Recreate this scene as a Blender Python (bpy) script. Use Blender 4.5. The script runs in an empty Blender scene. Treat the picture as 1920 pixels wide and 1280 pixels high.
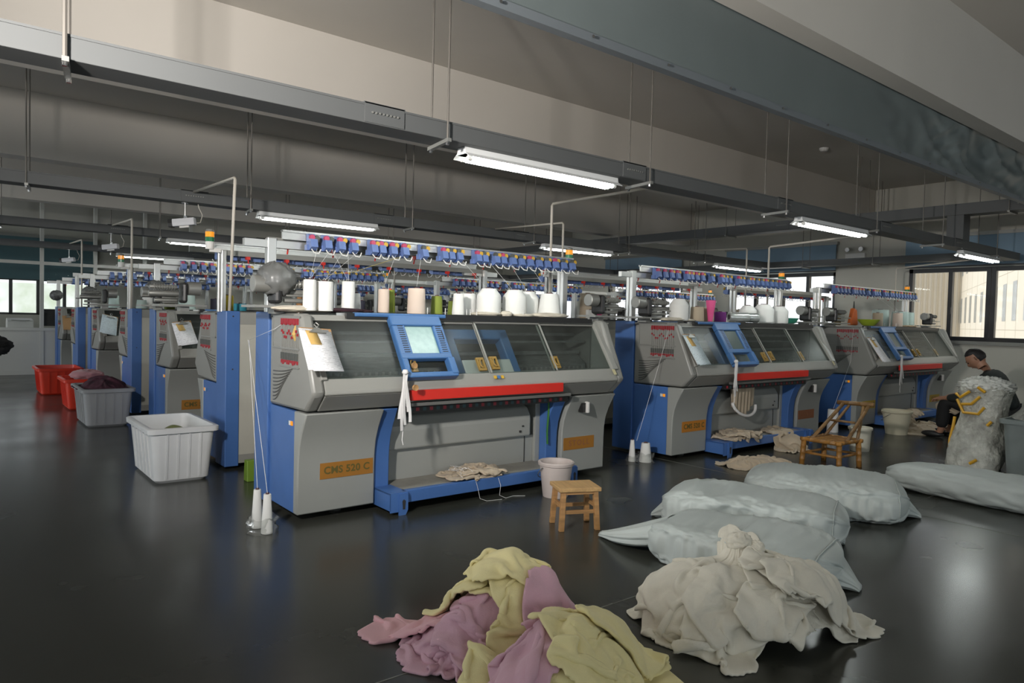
import bpy, bmesh, math, random
import numpy as np
from mathutils import Vector, Matrix, noise
PI = math.pi
COL = bpy.context.scene.collection
random.seed(7)
SC = bpy.context.scene

# ------------------------------------------------------------------ materials
MATS = {}
def mat(name, col, rough=0.6, metal=0.0, bump=None, noise_amt=0.0, noise_scale=6.0, spec=0.5, emit=None, estr=0.0,
        alpha=1.0, trans=0.0, sheen=0.0, stretch=None, col2=None, sss=0.0):
    if name in MATS: return MATS[name]
    m = bpy.data.materials.new(name); m.use_nodes = True
    nt = m.node_tree; b = nt.nodes['Principled BSDF']
    b.inputs['Base Color'].default_value = (*col, 1)
    b.inputs['Roughness'].default_value = rough
    b.inputs['Metallic'].default_value = metal
    b.inputs['Specular IOR Level'].default_value = spec
    b.inputs['Alpha'].default_value = alpha
    b.inputs['Transmission Weight'].default_value = trans
    if sheen: b.inputs['Sheen Weight'].default_value = sheen
    if emit:
        b.inputs['Emission Color'].default_value = (*emit, 1); b.inputs['Emission Strength'].default_value = estr
    if noise_amt or bump:
        tc = nt.nodes.new('ShaderNodeTexCoord'); src = tc.outputs['Object']
        if stretch:
            mp = nt.nodes.new('ShaderNodeMapping'); mp.inputs['Scale'].default_value = stretch
            nt.links.new(src, mp.inputs['Vector']); src = mp.outputs['Vector']
    if noise_amt:
        nz = nt.nodes.new('ShaderNodeTexNoise'); nz.inputs['Scale'].default_value = noise_scale; nz.inputs['Detail'].default_value = 6
        nt.links.new(src, nz.inputs['Vector'])
        rp = nt.nodes.new('ShaderNodeValToRGB')
        c2 = col2 or tuple(c * (1 - noise_amt) for c in col)
        rp.color_ramp.elements[0].position = 0.35; rp.color_ramp.elements[1].position = 0.65
        rp.color_ramp.elements[0].color = (*c2, 1); rp.color_ramp.elements[1].color = (*col, 1)
        nt.links.new(nz.outputs['Fac'], rp.inputs['Fac']); nt.links.new(rp.outputs['Color'], b.inputs['Base Color'])
    if bump:
        sc, st, dist = bump
        n2 = nt.nodes.new('ShaderNodeTexNoise'); n2.inputs['Scale'].default_value = sc; n2.inputs['Detail'].default_value = 4
        nt.links.new(src, n2.inputs['Vector'])
        bp = nt.nodes.new('ShaderNodeBump'); bp.inputs['Strength'].default_value = st; bp.inputs['Distance'].default_value = dist
        nt.links.new(n2.outputs['Fac'], bp.inputs['Height']); nt.links.new(bp.outputs['Normal'], b.inputs['Normal'])
    MATS[name] = m
    return m

def glass_mat(name, col, mixf, rough=0.05, dust=0.1):
    m = bpy.data.materials.new(name); m.use_nodes = True; nt = m.node_tree
    for n in list(nt.nodes): nt.nodes.remove(n)
    out = nt.nodes.new('ShaderNodeOutputMaterial')
    tr = nt.nodes.new('ShaderNodeBsdfTransparent'); tr.inputs['Color'].default_value = (*col, 1)
    gl = nt.nodes.new('ShaderNodeBsdfGlossy'); gl.inputs['Roughness'].default_value = rough
    df = nt.nodes.new('ShaderNodeBsdfDiffuse'); df.inputs['Color'].default_value = (0.5, 0.5, 0.46, 1)
    fr = nt.nodes.new('ShaderNodeLayerWeight'); fr.inputs['Blend'].default_value = mixf
    m1 = nt.nodes.new('ShaderNodeMixShader'); m2 = nt.nodes.new('ShaderNodeMixShader')
    tc = nt.nodes.new('ShaderNodeTexCoord'); nz = nt.nodes.new('ShaderNodeTexNoise'); nz.inputs['Scale'].default_value = 5
    nz.inputs['Detail'].default_value = 8
    mu = nt.nodes.new('ShaderNodeMath'); mu.operation = 'MULTIPLY'; mu.inputs[1].default_value = dust * 2
    nt.links.new(tc.outputs['Object'], nz.inputs['Vector']); nt.links.new(nz.outputs['Fac'], mu.inputs[0])
    nt.links.new(mu.outputs[0], m2.inputs['Fac'])
    nt.links.new(fr.outputs['Facing'], m1.inputs['Fac'])
    nt.links.new(tr.outputs[0], m1.inputs[1]); nt.links.new(gl.outputs[0], m1.inputs[2])
    nt.links.new(m1.outputs[0], m2.inputs[1]); nt.links.new(df.outputs[0], m2.inputs[2])
    nt.links.new(m2.outputs[0], out.inputs[0])
    MATS[name] = m; return m

M = dict(
 grey=mat('machine_grey', (0.27, 0.27, 0.25), 0.38, noise_amt=0.08, noise_scale=2),
 grey_d=mat('machine_dark_grey', (0.15, 0.15, 0.14), 0.4, noise_amt=0.1),
 grey_l=mat('machine_light_grey', (0.32, 0.32, 0.295), 0.35, noise_amt=0.06, noise_scale=2),
 cab=mat('cabinet_grey', (0.32, 0.33, 0.31), 0.42, noise_amt=0.06, noise_scale=1.5),
 beige=mat('back_panel_beige', (0.50, 0.49, 0.43), 0.5, noise_amt=0.15, noise_scale=3),
 blue=mat('machine_blue', (0.065, 0.16, 0.42), 0.38, noise_amt=0.1, noise_scale=3),
 blue2=mat('console_blue', (0.062, 0.165, 0.38), 0.42, noise_amt=0.08, noise_scale=3),
 bluec=mat('catcher_blue', (0.13, 0.20, 0.43), 0.45),
 red=mat('safety_red', (0.62, 0.025, 0.015), 0.35),
 redd=mat('tensioner_red', (0.32, 0.02, 0.03), 0.5),
 pink=mat('knob_pink', (0.48, 0.06, 0.13), 0.45),
 yellow=mat('knob_yellow', (0.60, 0.36, 0.04), 0.45),
 black=mat('black_plastic', (0.018, 0.018, 0.018), 0.4),
 dark=mat('dark_interior', (0.085, 0.09, 0.083), 0.55),
 mid=mat('bed_steel', (0.20, 0.205, 0.20), 0.4, 0.4, noise_amt=0.3, noise_scale=14, stretch=(1, 6, 6)),
 alu=mat('aluminium', (0.62, 0.62, 0.60), 0.32, 0.75),
 steel=mat('dull_steel', (0.30, 0.30, 0.28), 0.45, 0.5),
 chrome=mat('chrome', (0.7, 0.7, 0.7), 0.2, 1.0),
 white=mat('white_plastic', (0.72, 0.71, 0.68), 0.45),
 ivory=mat('ivory_pvc', (0.58, 0.54, 0.47), 0.5),
 plate=mat('orange_plate', (0.36, 0.155, 0.02), 0.55, noise_amt=0.08),
 plate2=mat('rust_plate', (0.28, 0.11, 0.05), 0.55),
 plate3=mat('mustard_plate', (0.45, 0.31, 0.03), 0.5),
 ink=mat('olive_lettering', (0.12, 0.095, 0.02), 0.6),
 amber=mat('amber_lens', (0.85, 0.30, 0.01), 0.25, emit=(1.0, 0.35, 0.02), estr=0.25),
 green=mat('green_lens', (0.01, 0.16, 0.06), 0.25),
 hook=mat('handle_amber', (0.30, 0.19, 0.05), 0.4),
 screen=mat('screen', (0.08, 0.12, 0.11), 0.25, emit=(0.55, 0.85, 0.78), estr=0.35, noise_amt=0.4, noise_scale=30, bump=None),
 glass=glass_mat('cover_glass', (0.74, 0.78, 0.77), 0.03, 0.25, 0.04),
 glassw=glass_mat('window_glass', (0.95, 0.96, 0.96), 0.06, 0.02, 0.012),
 shelf=mat('dusty_shelf', (0.30, 0.29, 0.255), 0.7, noise_amt=.2, noise_scale=10),
 seam=mat('seam_dark', (0.03, 0.03, 0.03), 0.6),
)

# ------------------------------------------------------------------ mesh builder
class MB:
    def __init__(s): s.v = []; s.f = []; s.m = []; s.cur = 0
    def add(s, vs, fs):
        o = len(s.v); s.v += [tuple(v) for v in vs]; s.f += [tuple(i + o for i in f) for f in fs]; s.m += [s.cur] * len(fs); return s
    def box(s, x0, x1, y0, y1, z0, z1):
        v = [(x0, y0, z0), (x1, y0, z0), (x1, y1, z0), (x0, y1, z0), (x0, y0, z1), (x1, y0, z1), (x1, y1, z1), (x0, y1, z1)]
        return s.add(v, [(0, 3, 2, 1), (4, 5, 6, 7), (0, 1, 5, 4), (1, 2, 6, 5), (2, 3, 7, 6), (3, 0, 4, 7)])
    def hexa(s, v):
        return s.add(v, [(0, 3, 2, 1), (4, 5, 6, 7), (0, 1, 5, 4), (1, 2, 6, 5), (2, 3, 7, 6), (3, 0, 4, 7)])
    def prism(s, pts, a, b, axis='x'):
        n = len(pts)
        if axis == 'x': v = [(a, p, q) for p, q in pts] + [(b, p, q) for p, q in pts]
        elif axis == 'y': v = [(p, a, q) for p, q in pts] + [(p, b, q) for p, q in pts]
        else: v = [(p, q, a) for p, q in pts] + [(p, q, b) for p, q in pts]
        f = [tuple(range(n)), tuple(range(2 * n - 1, n - 1, -1))]
        f += [(i, n + i, n + (i + 1) % n, (i + 1) % n) for i in range(n)]
        return s.add(v, f)
    def tube(s, path, r, n=8, cap=True):
        path = [Vector(p) for p in path]; rs = r if isinstance(r, (list, tuple)) else [r] * len(path)
        vs = []; fs = []; prev = None
        for i, p in enumerate(path):
            t = (path[min(i + 1, len(path) - 1)] - path[max(i - 1, 0)]); t.normalize()
            if prev is None:
                a = Vector((0, 0, 1)) if abs(t.z) < 0.9 else Vector((1, 0, 0)); u = t.cross(a).normalized()
            else:
                u = (prev - t * prev.dot(t)); u = u.normalized() if u.length > 1e-6 else t.orthogonal().normalized()
            prev = u; w = t.cross(u)
            for k in range(n):
                an = 2 * PI * k / n; vs.append(p + (u * math.cos(an) + w * math.sin(an)) * rs[i])
        for i in range(len(path) - 1):
            for k in range(n):
                a = i * n + k; b = i * n + (k + 1) % n
                fs.append((a, b, b + n, a + n))
        if cap:
            fs.append(tuple(range(n - 1, -1, -1))); fs.append(tuple(range((len(path) - 1) * n, len(path) * n)))
        return s.add(vs, fs)
    def lathe(s, prof, c=(0, 0, 0), n=20, axis='z', cap=True):
        vs = []; fs = []
        for r, h in prof:
            for k in range(n):
                a = 2 * PI * k / n; x, y = r * math.cos(a), r * math.sin(a)
                p = (x, y, h) if axis == 'z' else ((h, x, y) if axis == 'x' else (x, h, y))
                vs.append((p[0] + c[0], p[1] + c[1], p[2] + c[2]))
        for i in range(len(prof) - 1):
            for k in range(n):
                a = i * n + k; b = i * n + (k + 1) % n; fs.append((a, b, b + n, a + n))
        if cap:
            fs.append(tuple(range(n - 1, -1, -1))); fs.append(tuple(range((len(prof) - 1) * n, len(prof) * n)))
        return s.add(vs, fs)
    def mesh(s, name, mats, smooth=False):
        me = bpy.data.meshes.new(name); me.from_pydata(s.v, [], s.f)
        for m in (mats if isinstance(mats, (list, tuple)) else [mats]): me.materials.append(m)
        me.polygons.foreach_set('material_index', s.m)
        if smooth: me.polygons.foreach_set('use_smooth', [True] * len(s.f))
        me.update()
        bm = bmesh.new(); bm.from_mesh(me); bmesh.ops.recalc_face_normals(bm, faces=bm.faces); bm.to_mesh(me); bm.free()
        return me
    def build(s, name, mats, parent=None, loc=(0, 0, 0), smooth=False, bevel=0, rz=0, auto=False):
        me = s.mesh(name, mats, smooth or auto)
        o = bpy.data.objects.new(name, me); COL.objects.link(o); o.location = loc; o.rotation_euler.z = rz
        if parent: o.parent = parent
        if bevel:
            md = o.modifiers.new('Bevel', 'BEVEL'); md.width = bevel; md.segments = 2; md.limit_method = 'ANGLE'; md.angle_limit = 0.5
        if auto: smooth_angle(me)
        return o
def smooth_angle(me, ang=0.6):
    bm = bmesh.new(); bm.from_mesh(me)
    for e in bm.edges:
        if len(e.link_faces) == 2 and e.calc_face_angle(0) > ang: e.smooth = False
    bm.to_mesh(me); bm.free()
def tag(o, label=None, cat=None, group=None, kind=None):
    if label: o['label'] = label
    if cat: o['category'] = cat
    if group: o['group'] = group
    if kind: o['kind'] = kind
    return o
def empty(name, loc=(0, 0, 0), rz=0):
    o = bpy.data.objects.new(name, None); COL.objects.link(o); o.location = loc; o.rotation_euler.z = rz
    o.empty_display_size = 0.1; return o
def copy_tree(o, parent=None, depth=9):
    c = o.copy(); COL.objects.link(c); c.parent = parent
    if depth > 0:
        for ch in list(o.children): copy_tree(ch, c, depth - 1)
    return c
def text_mesh(name, s, size, m, parent, loc, rot=(PI / 2, 0, 0), depth=0.0006, track=1.0, bold=0.0):
    cu = bpy.data.curves.new(name, 'FONT'); cu.body = s; cu.size = size; cu.extrude = depth; cu.align_x = 'CENTER'; cu.align_y = 'CENTER'
    cu.space_character = track; cu.offset = bold; cu.resolution_u = 3
    t = bpy.data.objects.new(name, cu); COL.objects.link(t)
    me = bpy.data.meshes.new_from_object(t.evaluated_get(bpy.context.evaluated_depsgraph_get()))
    bpy.data.objects.remove(t); me.materials.clear(); me.materials.append(m)
    o = bpy.data.objects.new(name, me); COL.objects.link(o); o.parent = parent; o.location = loc; o.rotation_euler = rot
    return o

# ------------------------------------------------------------------ room shell
H_CEIL, H_BEAM = 3.38, 2.72
XL, XR, YN, YF = -6.0, 11.63, -5.0, 17.6
def struct(mb, name, m, **k):
    o = mb.build(name, m, **k); o['kind'] = 'structure'; return o
def floor_mat():
    m = bpy.data.materials.new('polished_concrete'); m.use_nodes = True; nt = m.node_tree; b = nt.nodes['Principled BSDF']
    tc = nt.nodes.new('ShaderNodeTexCoord')
    n1 = nt.nodes.new('ShaderNodeTexNoise'); n1.inputs['Scale'].default_value = 0.9; n1.inputs['Detail'].default_value = 8; n1.inputs['Roughness'].default_value = .62
    nt.links.new(tc.outputs['Object'], n1.inputs['Vector'])
    r = nt.nodes.new('ShaderNodeValToRGB'); r.color_ramp.elements[0].position = .3; r.color_ramp.elements[1].position = .7
    r.color_ramp.elements[0].color = (0.038, 0.040, 0.033, 1); r.color_ramp.elements[1].color = (0.052, 0.053, 0.045, 1)
    nt.links.new(n1.outputs['Fac'], r.inputs['Fac']); nt.links.new(r.outputs['Color'], b.inputs['Base Color'])
    n2 = nt.nodes.new('ShaderNodeTexNoise'); n2.inputs['Scale'].default_value = 1.6; n2.inputs['Detail'].default_value = 3
    nt.links.new(tc.outputs['Object'], n2.inputs['Vector'])
    mr = nt.nodes.new('ShaderNodeMapRange'); mr.inputs['From Min'].default_value = .3; mr.inputs['From Max'].default_value = .7
    mr.inputs['To Min'].default_value = 0.20; mr.inputs['To Max'].default_value = 0.28
    nt.links.new(n2.outputs['Fac'], mr.inputs['Value']); nt.links.new(mr.outputs['Result'], b.inputs['Roughness'])
    bp = nt.nodes.new('ShaderNodeBump'); bp.inputs['Strength'].default_value = .05; bp.inputs['Distance'].default_value = .01
    n3 = nt.nodes.new('ShaderNodeTexNoise'); n3.inputs['Scale'].default_value = 2.2; n3.inputs['Detail'].default_value = 3
    nt.links.new(tc.outputs['Object'], n3.inputs['Vector']); nt.links.new(n3.outputs['Fac'], bp.inputs['Height'])
    nt.links.new(bp.outputs['Normal'], b.inputs['Normal'])
    b.inputs['Specular IOR Level'].default_value = 0.45
    return m
plaster = mat('cream_plaster', (0.66, 0.625, 0.57), 0.85, noise_amt=0.07, noise_scale=0.8, bump=(3, 0.05, 0.01))
ceilm = mat('ceiling_paint', (0.56, 0.53, 0.48), 0.85, noise_amt=0.08, noise_scale=0.7)
wallm = mat('wall_paint', (0.56, 0.545, 0.48), 0.8, noise_amt=0.08, noise_scale=1.0)
struct(MB().box(XL - .2, XR + .2, YN - .2, YF + .2, -0.2, 0), 'floor', floor_mat())
struct(MB().box(XL - .2, XR + .2, YN - .2, YF + .2, H_CEIL, H_CEIL + .15), 'ceiling', ceilm)
for y0, y1 in ((1.95, 2.08), (5.31, 5.56), (8.8, 9.05), (12.3, 12.55), (15.7, 15.95)):
    struct(MB().box(XL, XR, y0, y1, H_BEAM, H_CEIL), 'ceiling_beam', plaster)
jm = mat('floor_joint', (0.16, 0.16, 0.14), 0.5)
struct(MB().box(XL, XR, 2.030, 2.036, 0, 0.0012), 'trim_1', jm)
struct(MB().box(4.9, 4.906, YN, YF, 0, 0.0010), 'trim_2', jm)
# window wall on the right (x = XR), windows at a 3.15 m pitch
WY = [(-3.70, -1.55), (-0.55, 1.60), (2.60, 4.745), (5.90, 7.95), (9.05, 11.10), (12.20, 14.25)]
WZ0, WZ1 = 1.03, 2.10
wr = MB(); ys = YN - .2
for a, b in WY:
    wr.box(XR, XR + .25, ys, a, 0, H_CEIL); wr.box(XR, XR + .25, a, b, 0, WZ0); wr.box(XR, XR + .25, a, b, WZ1, H_CEIL); ys = b
wr.box(XR, XR + .25, ys, YF + .2, 0, H_CEIL)
struct(wr, 'wall_right', wallm)
framem = mat('window_frame_dark', (0.022, 0.022, 0.024), 0.35)
blindm = mat('blue_roller_blind', (0.24, 0.35, 0.45), 0.8, noise_amt=0.12, noise_scale=2, bump=(12, 0.1, 0.01))
def window_x(i, a, b):
    f = MB(); x0, x1 = XR + .02, XR + .10
    f.box(x0, x1, a, b, WZ0, WZ0 + .06); f.box(x0, x1, a, b, WZ1 - .06, WZ1); f.box(x0, x1, a, a + .05, WZ0, WZ1); f.box(x0, x1, b - .05, b, WZ0, WZ1)
    w = b - a
    for k, t in enumerate((0.26, 0.49, 0.52, 0.75)):
        yy = b - .02 - w * t
        f.box(x0 - .01, x1 - .02, yy - .028, yy + .028, WZ0 + .03, WZ1 - .03)
    f.box(x0 - .03, x0, b - w * .26 - .045, b - w * .26 - .01, 1.42, 1.52)
    fo = struct(f, 'window_%d' % i, framem)
    g = MB().box(XR + .055, XR + .06, a + .05, b - .05, WZ0 + .06, WZ1 - .06).build('window_pane', M['glassw'], fo)
    s = MB().box(XR - .04, XR + .02, a - .02, b + .02, WZ0 - .05, WZ0).build('window_sill', M['grey'], fo)
for i, (a, b) in enumerate(WY): window_x(i + 1, a, b)
for i, (a, b) in enumerate(WY[2:6]):
    r = empty('roller_blind', (XR - .05, (a + b) / 2, 2.13))
    h = (b - a) / 2
    MB().box(-.012, .0, -h - .02, h + .04, 0, .42).build('blind_fabric', blindm, r)
    MB().box(-.03, .045, -h - .05, h + .07, .42, .47).build('blind_box', M['steel'], r)
    MB().box(-.018, .006, -h - .02, h + .04, -.02, 0).build('bottom_bar', framem, r)
    tag(r, ['dark blue roller blind above the big window beside the seated man',
            'dark blue roller blind over the window left of the emergency light pillar',
            'dark blue roller blind above the middle rows of knitting machines',
            'dark blue roller blind furthest back along the window wall'][i], 'blind', 'roller blinds on the window wall')
# back wall with windows (seen through the glass partition) and the other walls
bw = MB(); xs = XL - .2; BWX = [(-4.5, -2.6), (-1.8, .2), (0.62, 2.48)]
for a, b in BWX:
    bw.box(xs, a, YF, YF + .25, 0, H_CEIL); bw.box(a, b, YF, YF + .25, 0, 1.02); bw.box(a, b, YF, YF + .25, 1.76, H_CEIL); xs = b
bw.box(xs, XR + .2, YF, YF + .25, 0, H_CEIL)
struct(bw, 'wall_back', wallm)
for i, (a, b) in enumerate(BWX):
    f = MB(); y0, y1 = YF + .02, YF + .1
    f.box(a, b, y0, y1, 1.02, 1.06); f.box(a, b, y0, y1, 1.72, 1.76); f.box(a, a + .04, y0, y1, 1.02, 1.76); f.box(b - .04, b, y0, y1, 1.02, 1.76)
    for t in (.25, .50, .75): f.box(a + (b - a) * t - .03, a + (b - a) * t + .03, y0, y1, 1.02, 1.76)
    fo = struct(f, 'window_%d' % (i + 9), framem)
    MB().box(a + .04, b - .04, YF + .055, YF + .06, 1.06, 1.72).build('window_pane', M['glassw'], fo)
tealm = mat('teal_roller_blind', (0.08, 0.16, 0.18), 0.8)
r = empty('roller_blind', (.2, YF - .08, 1.74)); MB().box(-3.2, 2.4, 0, .01, 0, .86).build('blind_fabric', tealm, r); MB().box(-3.2, 2.4, -.02, .04, .86, .92).build('blind_box', M['steel'], r)
tag(r, 'wide teal roller blind over the windows behind the glass partition', 'blind')
lw = MB(); ys = YN - .2; LWY = [(-3.5, -1.2), (.2, 2.5), (4.0, 6.3), (7.8, 10.1), (11.4, 13.7), (15.2, 17.3)]  # unseen windows, added to the left wall to carry soft fill light
for a, b in LWY:
    lw.box(XL - .2, XL, ys, a, 0, H_CEIL); lw.box(XL - .2, XL, a, b, 0, 1.03); lw.box(XL - .2, XL, a, b, 2.3, H_CEIL); ys = b
lw.box(XL - .2, XL, ys, YF + .2, 0, H_CEIL)
struct(lw, 'wall_left', wallm)
for i, (a, b) in enumerate(LWY):
    f = MB(); x0, x1 = XL - .12, XL - .04
    f.box(x0, x1, a, b, 1.03, 1.09); f.box(x0, x1, a, b, 2.24, 2.3)
    for t in (0, .333, .667, 1): f.box(x0, x1, a + (b - a) * t - .03, a + (b - a) * t + .03, 1.03, 2.3)
    fo = struct(f, 'window_%d' % (i + 16), framem)
    MB().box(XL - .08, XL - .075, a, b, 1.06, 2.27).build('window_pane', M['glassw'], fo)
nw = MB(); xs = XL - .2; NWX = [(-4.6, -2.2), (-1.0, 1.4), (2.6, 5.0), (6.2, 8.6)]  # invented window openings behind the camera, put in for ambient fill
for a, b in NWX:
    nw.box(xs, a, YN - .25, YN, 0, H_CEIL); nw.box(a, b, YN - .25, YN, 0, 1.03); nw.box(a, b, YN - .25, YN, 2.3, H_CEIL); xs = b
nw.box(xs, XR + .2, YN - .25, YN, 0, H_CEIL)
struct(nw, 'wall_near', wallm)
for i, (a, b) in enumerate(NWX):
    f = MB(); y0, y1 = YN - .12, YN - .04
    f.box(a, b, y0, y1, 1.03, 1.09); f.box(a, b, y0, y1, 2.24, 2.3)
    for t in (0, .333, .667, 1): f.box(a + (b - a) * t - .03, a + (b - a) * t + .03, y0, y1, 1.03, 2.3)
    fo = struct(f, 'window_%d' % (i + 12), framem)
    MB().box(a, b, YN - .08, YN - .075, 1.06, 2.27).build('window_pane', M['glassw'], fo)
# partition at y = 14.95
PY = 14.95
struct(MB().box(3.86, XR, PY, PY + .12, 0, H_BEAM + .4), 'wall_partition', wallm)
pw = mat('partition_white', (0.55, 0.55, 0.51), 0.5)
pp = struct(MB().box(XL, 3.86, PY, PY + .06, 0.0, 0.78), 'wall_partition_low', pw)
pf = MB()
pf.box(XL, 3.86, PY - .03, PY + .08, .77, .82); pf.box(XL, 3.86, PY - .01, PY + .07, 1.93, 1.985)
x = 1.37 - .82 * 8
while x < 3.9:
    pf.box(x - .028, x + .028, PY - .012, PY + .072, 0, H_BEAM + .66); x += .82
struct(pf, 'partition_frame', pw)
struct(MB().box(XL, 3.86, PY + .03, PY + .036, .82, H_BEAM + .6), 'partition_glass', M['glassw'])
struct(MB().box(XL, 3.86, PY - .015, PY, 0, .08), 'baseboard_back', pw)

# ------------------------------------------------------------------ outside: cream building in the sun
ext = mat('cream_facade', (0.70, 0.64, 0.54), 0.8, noise_amt=0.04, noise_scale=.3)
exw = mat('facade_window', (0.30, 0.31, 0.30), 0.3)
root = empty('factory_building', (2.77, -6.2, 0), math.atan2(.407, .914))
fm = MB()
fm.box(16, 78, -9, 0, -5, 13); fm.box(78, 96, -9, 5, -5, 13)
fm.build('facade', ext, root)
k = 0; t = 22.6
wm_ = MB()
while t < 77:
    for z0, z1 in ((1.75, 4.0), (6.1, 8.4)): MB().box(t, t + 1.35, -.05, .012, z0, z1).build('facade_window', exw, root)
    t += 3.62
pil = MB()
for i in range(16): pil.box(18 + i * 3.62 + .9, 18 + i * 3.62 + .96, 0, .004, -5, 13)
for i in range(12): pil.box(77.8, 78, .2 + i * .42, .32 + i * .42, -5, 13)
for z in (-.9, 1.2, 4.6, 9): pil.box(16, 78, 0, .004, z, z + .03)
pil.build('facade_joint', mat('facade_joint', (.40, .35, .27), .8), root)
tag(root, 'cream tiled factory building with tall narrow windows seen outside the window', 'building')
gnd = struct(MB().box(12.2, 160, -60, 100, -5.2, -5), 'ground', mat('yard_ground', (.35, .34, .30), .9))
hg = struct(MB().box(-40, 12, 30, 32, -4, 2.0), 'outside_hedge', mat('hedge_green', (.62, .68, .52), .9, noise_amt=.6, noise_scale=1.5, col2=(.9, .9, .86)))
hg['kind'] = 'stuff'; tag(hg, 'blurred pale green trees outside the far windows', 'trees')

# office things behind the partition
dk = empty('office_desk', (1.2, 16.1, 0)); MB().box(-1.6, 1.2, -.35, .35, .70, .73).build('desk_top', M['white'], dk)
for a in (-1.5, 1.1):
    MB().box(a - .03, a + .03, -.3, .3, 0, .70).build('desk_leg', M['white'], dk)
tag(dk, 'white office desk behind the glass partition', 'desk')
pr_ = empty('office_printer', (1.12, 16.0, .73)); MB().prism([(-.2, 0), (.2, 0), (.2, .16), (.1, .24), (-.2, .2)], -.2, .2).build('printer_body', M['white'], pr_, bevel=.01); MB().box(-.14, .14, -.26, -.1, .20, .21).build('paper_tray', M['grey_l'], pr_)
tag(pr_, 'white printer on the desk behind the glass partition', 'printer')
mo = empty('computer_monitor', (1.72, 16.0, .73)); MB().box(-.25, .25, -.02, .02, .10, .42).build('monitor_panel', M['black'], mo); MB().box(-.03, .03, -.01, .03, 0, .12).box(-.12, .12, -.08, .08, 0, .01).build('monitor_stand', M['black'], mo)
tag(mo, 'dark computer monitor on the desk behind the glass partition', 'monitor')
# ------------------------------------------------------------------ the knitting machine
GL = 0.3966; VY, VZ = .5547, .832
def sp(x, v, n):            # point on the slanted front: x along, v up the slope, n outward
    return (x, .035 + VY * v - VZ * n, .835 + VZ * v + VY * n)
def slbox(mb, x0, x1, v0, v1, n0, n1):
    return mb.hexa([sp(x0, v0, n0), sp(x1, v0, n0), sp(x1, v0, n1), sp(x0, v0, n1), sp(x0, v1, n0), sp(x1, v1, n0), sp(x1, v1, n1), sp(x0, v1, n1)])
CABF = [(.095, .635), (.130, .575), (.165, .51), (.192, .44), (.205, .36), (.208, .28), (.208, .04)]
def stripe_mat(name, cols, period, axis=0):
    m = bpy.data.materials.new(name); m.use_nodes = True; nt = m.node_tree; b = nt.nodes['Principled BSDF']
    tc = nt.nodes.new('ShaderNodeTexCoord'); sx = nt.nodes.new('ShaderNodeSeparateXYZ'); nt.links.new(tc.outputs['Object'], sx.inputs[0])
    dv = nt.nodes.new('ShaderNodeMath'); dv.operation = 'DIVIDE'; dv.inputs[1].default_value = period; nt.links.new(sx.outputs[axis], dv.inputs[0])
    fr = nt.nodes.new('ShaderNodeMath'); fr.operation = 'FRACT'; nt.links.new(dv.outputs[0], fr.inputs[0])
    rp = nt.nodes.new('ShaderNodeValToRGB'); rp.color_ramp.interpolation = 'CONSTANT'; n = len(cols)
    for i, c in enumerate(cols):
        e = rp.color_ramp.elements[i] if i < 2 else rp.color_ramp.elements.new(i / n)
        e.position = i / n; e.color = (*c, 1)
    nt.links.new(fr.outputs[0], rp.inputs[0]); nt.links.new(rp.outputs[0], b.inputs['Base Color']); b.inputs['Roughness'].default_value = .45
    return m
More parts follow.
